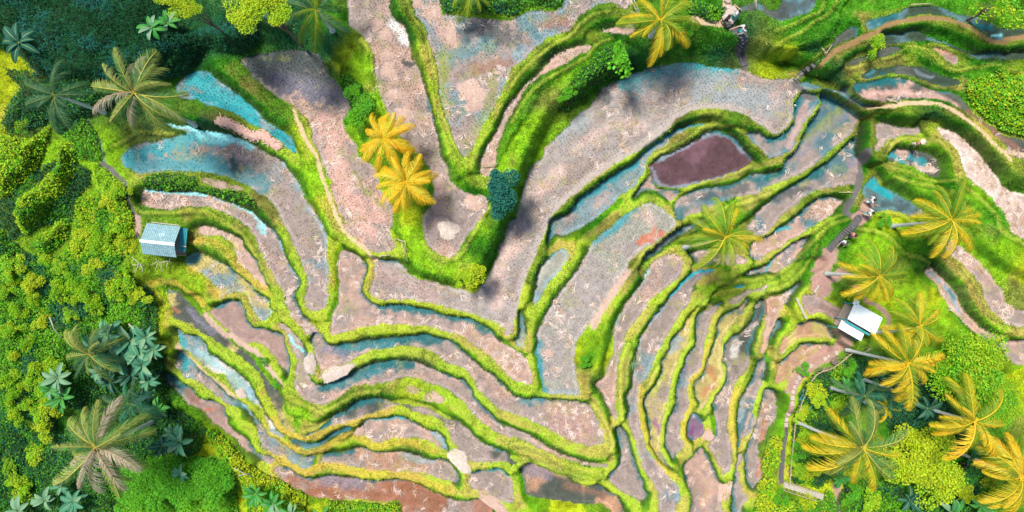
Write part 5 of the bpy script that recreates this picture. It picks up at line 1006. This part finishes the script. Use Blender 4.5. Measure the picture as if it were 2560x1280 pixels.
# shelters ----------------------------------------------------
def corr(mb, a, b, c, d, waves, amp=.025):
    """corrugated sheet a-b (eave), d-c (ridge)"""
    a, b, c, d = map(Vector, (a, b, c, d)); n = waves * 4; v = []; up = (b - a).cross(d - a).normalized()
    for i in range(n + 1):
        s = i / n; o = up * amp * math.sin(2 * math.pi * s * waves); o2 = up * (amp * math.sin(2 * math.pi * s * waves) - .015)
        v += [a.lerp(b, s) + o, d.lerp(c, s) + o, a.lerp(b, s) + o2, d.lerp(c, s) + o2]
    f = []
    for i in range(n):
        q = i * 4; f += [(q, q + 4, q + 5, q + 1), (q + 2, q + 3, q + 7, q + 6), (q, q + 2, q + 6, q + 4), (q + 1, q + 5, q + 7, q + 3)]
    f += [(0, 1, 3, 2), (n * 4, n * 4 + 2, n * 4 + 3, n * 4 + 1)]
    mb.add(v, f)
g = ground(400, 622); zr = 2.3
c = at(393, 606, g.z + zr); e = empty('field_hut', (c.x, c.y, g.z), 'small field hut with a weathered blue grey tin gable roof on the left terraces', 'hut', rz=math.radians(-6))
k = (HC - g.z - zr) / FPX; wx, yu, yd = 43 * k, 45 * k, 33 * k
for nm, a in (('roof_sheet', 0), ('roof_sheet', 1)):
    mb = MB()
    if a == 0: corr(mb, (-wx, yu, zr - .75), (wx, yu, zr - .75), (wx, .02, zr), (-wx, .02, zr), 17)
    else: corr(mb, (-wx, -.02, zr), (wx, -.02, zr), (wx, -yd, zr - .6), (-wx, -yd, zr - .6), 17)
    rs_ = mb.put(nm, M_TIN, e)
    if a == 0: ROOF0 = rs_
mb = MB(); mb.add([(-wx - .03, .10, zr + .0), (wx + .03, .10, zr + .0), (wx + .03, 0, zr + .07), (-wx - .03, 0, zr + .07), (wx + .03, -.14, zr - .02), (-wx - .03, -.14, zr - .02)], [(0, 1, 2, 3), (3, 2, 4, 5)]); mb.put('ridge_cap', M_RIDGE, e)
for sx in (-1, 1):
    for y_ in (yu - .2, -yd + .15):
        mb = MB(); mb.tube([(sx * (wx - .15), y_, -.3), (sx * (wx - .15), y_, zr - .62)], .05, 7); mb.put('post', M_PLANK, e)
mb = MB(); mb.box((.15, .1, .45), (2 * wx, 1.9, .06)); 
for q in range(-4, 5): mb.box((.15 + q * .3, .1, .49), (.27, 1.9, .03))
mb.put('platform', M_PLANK, e)
mb = MB(); mb.box((-wx + .12, .1, 1.0), (.05, 1.7, 1.0)); mb.put('wall', M_PLANK, e)
mb = MB(); corr(mb, (wx - .1, yu - .05, zr - .95), (wx + .42, yu - .1, zr - 1.15), (wx + .42, -.55, zr - 1.15), (wx - .1, -.5, zr - .95), 5); mb.put('side_awning', M_TEALP, e)
mb = MB(); mb.tube([(wx - .1, -.1, 1.3), (wx + .5, -.15, 1.25)], .04, 6); mb.tube([(wx - .1, yu + .1, zr - .7), (-wx + .4, yu + .12, zr - .66)], .04, 6); mb.put('beam', M_DEAD, e)
mb = MB(); mb.box((.1, .6, zr - .32), (.42, .3, .03), tilt=Matrix.Rotation(-math.radians(24), 3, 'X')); mb.put('roof_patch', M_RIDGE, ROOF0)

g = ground(2158, 806); zr = 2.4; c = at(2160, 800, g.z + zr)
e = empty('open_shelter', (c.x, c.y, g.z), 'open shelter with a white sheet roof in two levels beside the brown path', 'shelter', rz=math.radians(-30)); k = (HC - g.z - zr) / FPX
w1, d1 = 40 * k, 25 * k
mb = MB(); corr(mb, (-w1, -d1 + .2, zr + .2), (w1, -d1 + .2, zr + .2), (w1, d1 + .12, zr - .15), (-w1, d1 + .12, zr - .15), 14, .015); mb.put('roof_sheet', M_TINW, e)
mb = MB(); corr(mb, (-w1 - .12, d1 - .1, zr - .1), (-w1 + .35, d1 - .1, zr - .1), (-w1 + .35, d1 + .36, zr - .18), (-w1 - .12, d1 + .36, zr - .18), 3, .012); mb.put('roof_flap', M_TINW, e)
mb = MB(); corr(mb, (-w1 + .0, -d1 - .75, zr - .45), (w1 - .45, -d1 - .75, zr - .45), (w1 - .45, -d1 + .0, zr - .6), (-w1 + .0, -d1 + .0, zr - .6), 10, .015); mb.put('lower_roof', M_TINW, e)
mb = MB(); mb.box((0, -d1 + .03, zr - .32), (2 * w1 - .3, .16, .04)); mb.put('roof_gap_band', M_TEALP, e)  # teal band filling the gap between the two roof levels
mb = MB(); mb.box((.1, -.2, .3), (2 * w1 - .2, 2 * d1 + .4, .08)); mb.put('platform', M_PLANK, e)
for sx in (-1, 1):
    for y_ in (d1, -d1 + .15, -d1 - .7):
        mb = MB(); mb.tube([(sx * (w1 - .15) - (.25 if y_ < -d1 and sx > 0 else 0), y_, -.3), (sx * (w1 - .15) - (.25 if y_ < -d1 and sx > 0 else 0), y_, zr - (.85 if y_ < -d1 else .05))], .05, 7); mb.put('post', M_TEALP, e)

# bare branches below the hut
mb = MB(); rb_ = random.Random(4)
e0 = ground(350, 640)
def branch(tile, P, h, r0):
    q = [ground(*T(tile, x, y)) + Vector((0, 0, h)) for x, y in P]; return q
def poly_thing(name, tile, lines, h, r, mat, label, cat, group=None):
    mb = MB(); base = ground(*T(tile, *lines[0][0]))
    for P in lines:
        q = [ground(*T(tile, x, y)) + Vector((0, 0, h if not isinstance(h, (list, tuple)) else h[min(i, len(h) - 1)])) - base for i, (x, y) in enumerate(P)]
        mb.tube(q, [r * (1 - .5 * i / max(1, len(q) - 1)) for i in range(len(q))] if mat is M_DEAD else r, 6)
    o = mb.put(name, mat, None, True); o.location = base; o['label'] = label; o['category'] = cat
    if group: o['group'] = group
    return o
poly_thing('bare_branch', 'B1', [[(1095,775),(1055,745),(1005,705)],[(1055,745),(1050,780),(1010,815)],[(1070,760),(1085,800),(1075,820)],[(1055,765),(1010,760)]], .9, .045, M_DEAD, 'bleached bare branch below the tin roofed hut, left one', 'branch')
poly_thing('bare_branch', 'B1', [[(1215,810),(1205,750),(1180,735),(1130,765)],[(1205,745),(1240,735),(1278,745)],[(1265,740),(1272,695)],[(1180,735),(1160,715)],[(1180,750),(1170,790)],[(1250,745),(1245,780)]], .9, .045, M_DEAD, 'bleached bare branch below the tin roofed hut, right one', 'branch')
poly_thing('bare_branch', 'A1', [[(1700,140),(1760,100),(1790,40),(1700,10)],[(1790,40),(1840,80)],[(1760,100),(1830,110)],[(1760,60),(1690,60)],[(1740,30),(1770,0)]], 4, .04, M_DEAD, 'bleached bare twigs beside the yellow tree at the top', 'branch')
poly_thing('fallen_log', 'B1', [[(1000,1180),(1060,1240),(1120,1290)],[(1060,1240),(1110,1210)]], 1.2, .07, M_DEAD, 'bleached log lying among the banana plants', 'log')
poly_thing('fallen_log', 'B1', [[(475,1130),(500,1210),(560,1280)]], 2.0, .06, M_DEAD, 'pale dead stem standing in the yellow shrubs', 'log')

# poles, planks, ladders ---------------------------------------
poly_thing('bamboo_rack', 'B2', [[(1000,570),(1100,597)],[(1050,580),(1105,740)],[(1100,597),(1085,742)],[(1070,650),(1095,655)]], .35, .035, M_BAMBOO, 'bamboo pole frame on the grassy bank below the yellow palms', 'bamboo rack')
poly_thing('bamboo_pole', 'B2', [[(905,702),(978,690)],[(905,697),(975,696)]], .2, .035, M_DEAD, 'short pale pole lying at the meeting of two ridges', 'pole')
poly_thing('bamboo_pole', 'B2', [[(1640,35),(1762,28)],[(1640,50),(1750,40)]], .25, .035, M_BAMBOO, 'pair of bamboo poles across the tip of the narrow strip field', 'pole')
poly_thing('bamboo_pole', 'A4', [[(1120,50),(1200,44),(1290,38)]], .3, .035, M_BAMBOO, 'long bamboo pole near the top right', 'pole')
poly_thing('bamboo_rack', 'A4', [[(413,395),(440,442),(496,368)],[(425,440),(450,440)]], .5, .035, M_BAMBOO, 'v shaped bamboo stakes above the red path', 'bamboo rack')
poly_thing('bamboo_rack', 'A4', [[(920,800),(1010,826)],[(940,830),(990,790)],[(920,812),(1000,832)]], .3, .035, M_BAMBOO, 'crossed bamboo poles on the straw littered terrace', 'bamboo rack')
poly_thing('bamboo_rack', 'A3', [[(935,20),(985,130),(992,215)],[(955,15),(1000,125),(975,240)],[(945,60),(985,75)],[(965,100),(1000,110)],[(975,150),(1000,160)],[(935,130),(1000,140)]], .8, .03, M_DEAD, 'tall thin bamboo ladder beside the large palm at the top', 'ladder')
poly_thing('bamboo_pole', 'A3', [[(1925,0),(1928,85)],[(1938,0),(1938,85)]], .5, .035, M_DEAD, 'pair of upright poles at the top by the dark paddy', 'pole')
poly_thing('bamboo_pole', 'A4', [[(195,850),(230,848)]], .3, .05, M_RIDGE, 'short white pipe over the dark teal strip', 'pipe')
poly_thing('bamboo_pole', 'C1', [[(1745,930),(1862,1015)],[(1755,1000),(1830,985)]], .5, .05, M_DEAD, 'bleached pole on the yellow bank at the lower left', 'pole')
poly_thing('bamboo_pole', 'B4', [[(500,238),(605,238)],[(560,230),(600,245)]], .25, .03, M_BAMBOO, 'short bamboo pole at the ridge corner left of the dark stairs', 'pole')
poly_thing('garden_hose', 'C4', [[(240,420),(275,440),(297,480),(290,510),(268,527)]], .5, .03, M_TEALP, 'teal hose curling beside the bamboo fence', 'hose')
poly_thing('bamboo_rack', 'C4', [[(190,455),(228,410),(240,435),(200,450)],[(228,410),(226,380)]], .9, .03, M_TEALP, 'teal painted pole frame on the fence corner', 'pole frame')
def plank(tile, a, b, wpx, label, rungs=0, h=.25, mat=None, name='plank_bridge', cat='bridge'):
    mat = mat or M_DEAD
    A_ = ground(*T(tile, *a)) ; B_ = ground(*T(tile, *b)); z = max(A_.z, B_.z) + h
    A_ = at(*T(tile, *a), z); B_ = at(*T(tile, *b), z); d = B_ - A_; L = d.length; w_ = wpx / TILES[tile][2] * (HC - z) / FPX
    o = empty(name, (A_ + B_) / 2, label, cat, rz=math.atan2(d.y, d.x))
    nb = max(2, int(w_ / .11))
    for i in range(nb):
        mb = MB(); y_ = (i + .5) / nb * w_ - w_ / 2; mb.box((0, y_, 0), (L * random.uniform(.97, 1), w_ / nb * .86, .05)); mb.put('plank', mat, o)
    for i in range(rungs):
        mb = MB(); x_ = (i + .5) / rungs * L - L / 2; mb.tube([(x_, -w_ * .7, .045), (x_, w_ * .7, .045)], .025, 6); mb.put('crossbar', M_BAMBOO, o)
    return o, L, w_
plank('B4', (205,1002), (280,1155), 16, 'pale plank bridge over the ditch left of the brown yard', 2)
plank('B4', (368,912), (338,966), 14, 'short plank bridge at the top of the brown yard', 0)
o, L, w_ = plank('C4', (112,1078), (405,1172), 40, 'slatted bamboo bridge with side rails at the foot of the fence', 10, mat=M_DEAD)
for sy in (-1, 1):
    mb = MB(); mb.tube([(-L / 2 - .2, sy * w_ * .75, .8), (L * .28, sy * w_ * .75, .8)], .025, 6)
    rl = mb.put('rail', M_BAMBOO, o)
    for i in range(6): mb = MB(); mb.tube([(-L / 2 + i * L * .15, sy * w_ * .75, 0), (-L / 2 + i * L * .15, sy * w_ * .75, .82)], .022, 6); mb.put('post', M_BAMBOO, rl)

# bamboo fence along the path
e = empty('bamboo_fence', ground(*T('C4', 200, 500)), 'long low bamboo rail fence curving along the stepping stone path', 'fence'); eo = Vector(e.location)
FP = smooth_open([T('C4', *p) for p in ((685,78),(580,132),(500,185),(440,220),(345,258),(275,350),(240,420),(205,500),(182,600),(165,750),(148,900),(132,1060))], 4)
for hh, off in ((.85, 0), (.5, 4)):
    mb = MB(); mb.tube([ground(x + off * .6, y + off * .6) + Vector((0, 0, hh)) - eo for x, y in FP], .028, 6); mb.put('rail', M_BAMBOO, e)
for x, y in FP[::2]:
    mb = MB(); q = ground(x, y) - eo; mb.tube([q + Vector((0, 0, -.2)), q + Vector((0, 0, .95))], .035, 6); mb.put('post', M_BAMBOO, e)

# stepping stones
for i, (x, y) in enumerate(((500,125),(445,150),(418,168),(312,218),(270,252),(250,275),(228,305),(208,335),(190,372),(178,405),(170,447),(165,487),(146,567),(136,610),(128,645))):
    r = (random.uniform(.14, .18) if i not in (1, 5) else .11) * 1.15; mb = MB(); n = 4
    a0 = random.uniform(0, 1.5); v = []
    for z_, f_ in ((0, 1), (.05, 1), (.07, .9)):
        for k_ in range(8):
            a = a0 + k_ * math.pi / 4; q = r * f_ * (1.3 if k_ % 2 == 0 else 1.0); v.append((math.cos(a) * q, math.sin(a) * q, z_))
    mb.add(v, [(l_ * 8 + k_, l_ * 8 + (k_ + 1) % 8, l_ * 8 + 8 + (k_ + 1) % 8, l_ * 8 + 8 + k_) for l_ in (0, 1) for k_ in range(8)] + [tuple(range(16, 24))])
    o = mb.put('stepping_stone', M_STONE); o.location = ground(*T('C4', x, y)) + Vector((0, 0, .01)); o['label'] = f'pale square stepping stone on the fenced path, {ORD[i]} counting from the shelter'; o['category'] = 'stepping stone'; o['group'] = 'stepping stones on the fenced path'
# stone platform and boulders by the top steps
for i, (x, y, sx, sy, lab) in enumerate(((1745,128,.55,.75,'largest pale flat boulder beside the top of the dark steps'),(1720,15,.25,.2,'small pale stone on the path at the top edge'),(1722,62,.22,.2,'small pale stone above the large flat boulder'),(1728,205,.2,.16,'small pale stone below the large flat boulder'))):
    mb = MB(); v = []; rs = random.Random(i)
    for z_, f_ in ((-.1, 1), (.15, 1.02), (.26, .8)):
        for k_ in range(10): a = k_ * math.pi / 5; q = f_ * (1 + .12 * math.sin(k_ * 2.3 + i)); v.append((math.cos(a) * q * sx, math.sin(a) * q * sy, z_ + (.02 * math.sin(k_ * 3) if z_ > 0 else 0)))
    mb.add(v, [(l_ * 10 + k_, l_ * 10 + (k_ + 1) % 10, l_ * 10 + 10 + (k_ + 1) % 10, l_ * 10 + 10 + k_) for l_ in (0, 1) for k_ in range(10)] + [tuple(range(20, 30))])
    o = mb.put('boulder', M_STONE); o.location = ground(*T('A3', x, y)); o.rotation_euler = (0, 0, -.6); o['label'] = lab; o['category'] = 'boulder'
# flights of dark stone steps (part of the path)
def steps(tile, P, wpx):
    Q = smooth_open([T(tile, *p) for p in P], 6); mb = MB()
    for a, b in zip(Q[:-1], Q[1:]):
        A_, B_ = ground(*a), ground(*b); d = B_ - A_; w_ = wpx / TILES[tile][2] * (HC - A_.z) / FPX
        mb.box((A_ + B_) / 2 + Vector((0, 0, .03)), (d.length * .86, w_, .16), rz=math.atan2(d.y, d.x) + random.uniform(-.05, .05))
    mb.put('stone_steps', M_STEP, kind='structure')
steps('A3', [(1770,230),(1800,280),(1835,350),(1860,430),(1872,520)], 62)
steps('B4', [(655,420),(600,480),(540,550),(490,600),(440,660)], 46)
steps('C4', [(128,690),(115,780),(108,870),(98,960),(95,1050)], 30)
steps('A4', [(215,650),(260,600),(300,565),(345,530)], 40)
mb = MB()
poly_thing('bamboo_pole', 'A4', [[(212,642),(255,600)]], .2, .04, M_DEAD, 'white edging pole at the lower end of the small ramp', 'pole')
poly_thing('bamboo_pole', 'A4', [[(262,594),(298,572)]], .2, .04, M_DEAD, 'white edging pole in the middle of the small ramp', 'pole')
poly_thing('bamboo_pole', 'A4', [[(340,530),(370,508)]], .2, .04, M_DEAD, 'white edging pole at the upper end of the small ramp', 'pole')

# people ------------------------------------------------------
SKIN = mat_plain('skin', (.50, .28, .19), .6, .1, 10, bump=0); HAIR = mat_plain('hair', (.03, .02, .018), .5, .2, 20)
def cloth(n, c): return mat_plain(n, c, .85, .12, 14)
CL = {'white': cloth('white_cloth', (.62, .62, .62)), 'teal': cloth('teal_cloth', (.05, .42, .45)), 'black': cloth('black_cloth', (.03, .03, .04)), 'pink': cloth('pink_cloth', (.65, .22, .20)), 'navy': cloth('navy_cloth', (.05, .07, .16)), 'straw': cloth('straw_hat_weave', (.78, .62, .42)), 'paleblue': cloth('pale_blue_cloth', (.45, .65, .72))}
def loft(mb, rings, n=12):
    v = []
    for (x, y, z, a, b) in rings:
        for k_ in range(n): t_ = 2 * math.pi * k_ / n; v.append((x + math.cos(t_) * a, y + math.sin(t_) * b, z))
    f = [(l_ * n + k_, l_ * n + (k_ + 1) % n, (l_ + 1) * n + (k_ + 1) % n, (l_ + 1) * n + k_) for l_ in range(len(rings) - 1) for k_ in range(n)]
    f += [tuple(range(n))[::-1], tuple(range((len(rings) - 1) * n, len(rings) * n))]; mb.add(v, f)
def person(tile, x, y, head, top, bottom, label, skirt=False, hat=None, stride=.25, arm=.3):
    g = ground(*T(tile, x, y)); e = empty('person', g, label, 'person', rz=math.radians(head))
    bmv = [(0,0,.93),(0,0,1.12),(0,.0,1.36),(0,.01,1.48),(0,.02,1.56),(0,.03,1.66),(0,.02,1.72),
           (-.09,0,.90),(-.10,stride*.5,.50),(-.10,stride*.35,.09),(-.10,stride*.35+.16,.04), (.09,0,.90),(.10,-stride*.2,.50),(.10,-stride,.10),(.10,-stride+.15,.05),
           (-.19,0,1.40),(-.25,-arm*.3,1.14),(-.24,arm*.3,.92),(-.24,arm*.45,.82), (.19,0,1.40),(.27,arm*.4,1.16),(.22,arm*1.0,1.02),(.20,arm*1.2,.97)]
    bme = [(0,1),(1,2),(2,3),(3,4),(4,5),(5,6),(0,7),(7,8),(8,9),(9,10),(0,11),(11,12),(12,13),(13,14),(2,15),(15,16),(16,17),(17,18),(2,19),(19,20),(20,21),(21,22)]
    rad = [.13,.12,.14,.055,.085,.10,.06,.09,.065,.045,.035,.09,.065,.045,.035,.06,.045,.035,.03,.06,.045,.035,.03]
    hy = bmv[18]; b = len(bmv)
    for side, h_ in ((-1, 18), (1, 22)):
        for q in range(5):
            o_ = Vector(bmv[h_]); sp = (q - 1.5) * .02
            if q == 4: t_ = o_ + Vector((-side * .05, .03, -.02))
            else: t_ = o_ + Vector((sp, .03, -.085 + abs(q - 1.5) * .012))
            bmv.append(tuple(t_)); bme.append((h_, len(bmv) - 1)); rad.append(.010)
    me = bpy.data.meshes.new('body'); me.from_pydata(bmv, bme, []); me.materials.append(SKIN)
    o = put('body', me, e); sk = o.modifiers.new('skin', 'SKIN'); sv = me.skin_vertices[0].data
    for i, r_ in enumerate(rad): sv[i].radius = (r_, r_ * (.8 if i in (0, 1, 2) else 1))
    sv[0].use_root = True
    ss = o.modifiers.new('smooth', 'SUBSURF'); ss.levels = 1; ss.render_levels = 1
    mb = MB(); loft(mb, [(0,0,1.50,.06,.06),(0,0,1.45,.19,.11),(0,0,1.30,.19,.13),(0,0,1.10,.155,.12),(0,0,.92,.175,.14)][::-1])
    for s_, A_, B_ in ((-1, bmv[15], bmv[16]), (1, bmv[19], bmv[20])):
        A_ = Vector(A_); B_ = Vector(B_); mb.tube([A_ + Vector((-s_ * .04, 0, .02)), A_, A_.lerp(B_, .75)], [.07, .078, .066], 9)
    mb.put('shirt', CL[top], e, True)
    mb = MB()
    if skirt: loft(mb, [(0,0,.45,.27,.25),(0,0,.75,.21,.18),(0,0,.98,.165,.13)])
    else:
        loft(mb, [(0,0,.80,.17,.13),(0,0,.98,.165,.13)])
        for A_, B_, C_ in ((bmv[7], bmv[8], bmv[9]), (bmv[11], bmv[12], bmv[13])):
            A_, B_, C_ = Vector(A_), Vector(B_), Vector(C_); mb.tube([A_, B_, B_.lerp(C_, .3)], [.105, .085, .08], 10)
    mb.put('skirt' if skirt else 'shorts', CL[bottom], e, True)
    mb = MB(); loft(mb, [(0,-.035,1.54,.07,.05),(0,-.025,1.62,.112,.11),(0,0,1.70,.11,.115),(0,.01,1.765,.075,.085),(0,.01,1.79,.02,.02)]); mb.put('hair', HAIR, e, True)
    mb = MB()
    for s_ in (-1, 1): mb.box((s_ * .035, .125, 1.655), (.022, .01, .012))
    mb.box((0, .125, 1.585), (.045, .01, .01)); mb.put('face_features', HAIR, e)
    mb = MB(); mb.tube([(0, .12, 1.65), (0, .150, 1.615), (0, .12, 1.605)], [.008, .016, .01], 6)
    for s_ in (-1, 1): mb.tube([(s_ * .10, .02, 1.60), (s_ * .118, .02, 1.63), (s_ * .10, .02, 1.665)], .014, 6)
    mb.put('nose_and_ears', SKIN, e)
    if hat:
        mb = MB(); loft(mb, [(0,.01,1.735,.24,.24),(0,.01,1.75,.25,.25),(0,.01,1.765,.12,.12),(0,.01,1.86,.09,.09),(0,.01,1.875,.03,.03)], 16); mb.put('hat', CL[hat], e, True)
    return e
person('A3', 1690, 185, 220, 'black', 'black', 'person in dark clothes standing left of the flat boulder')
person('A3', 1765, 150, 30, 'white', 'teal', 'person in white top and teal skirt bending over the flat boulder', skirt=True, arm=.6)
person('A3', 1800, 285, 100, 'white', 'teal', 'person in white top and teal skirt walking on the dark steps', skirt=True, arm=.8)
person('B4', 706, 300, 250, 'white', 'paleblue', 'person in white, uppermost of the four on the path by the teal pool', arm=.7)
person('B4', 692, 392, 60, 'white', 'teal', 'person in white shirt and teal shorts at the head of the dark stairs', arm=.7)
person('B4', 572, 552, 300, 'pink', 'navy', 'person in a pink top climbing the dark stairs')
person('B4', 520, 602, 140, 'white', 'navy', 'person in white shirt and dark shorts, lowest on the dark stairs', arm=.5)
person('A4', 1140, 1165, 20, 'pink', 'white', 'person with a pale hat on the ridge above the small round pool', hat='straw')
# ---------------------------------------------------------------- light, sky, camera
AZ, EL = 135.0, 66.0     # sun stands over the upper left of the view
sd = Vector((math.cos(math.radians(AZ)) * math.cos(math.radians(EL)), math.sin(math.radians(AZ)) * math.cos(math.radians(EL)), math.sin(math.radians(EL))))
sun = bpy.data.lights.new('sun', 'SUN'); sun.energy = 4.2; sun.angle = math.radians(11); sun.color = (1, .95, .87)
so = link(bpy.data.objects.new('sun', sun)); so.rotation_euler = sd.to_track_quat('Z', 'Y').to_euler(); so.location = sd * 60
w = bpy.data.worlds.new('World'); S.world = w; w.use_nodes = True
nt = w.node_tree; sky = nt.nodes.new('ShaderNodeTexSky'); sky.sky_type = 'NISHITA'; sky.sun_disc = False
sky.sun_elevation = math.radians(EL); sky.sun_rotation = math.radians(90 - AZ)
nt.links.new(sky.outputs[0], nt.nodes['Background'].inputs['Color']); nt.nodes['Background'].inputs['Strength'].default_value = .10
cam = bpy.data.cameras.new('camera'); cam.sensor_width = 36; cam.lens = 36 * FPX / 2560; cam.clip_end = 2000; cam.clip_start = .5
co_ = link(bpy.data.objects.new('camera', cam)); co_.location = (0, 0, HC); co_.rotation_euler = (0, 0, 0)
S.camera = co_
S.view_settings.view_transform = 'Standard'; S.view_settings.look = 'None'; S.view_settings.gamma = 1
S.view_settings.exposure = .58
S.cycles.max_bounces = 5; S.cycles.diffuse_bounces = 3; S.cycles.transparent_max_bounces = 4; S.cycles.use_denoising = True
S.render.resolution_x = 1024; S.render.resolution_y = 512
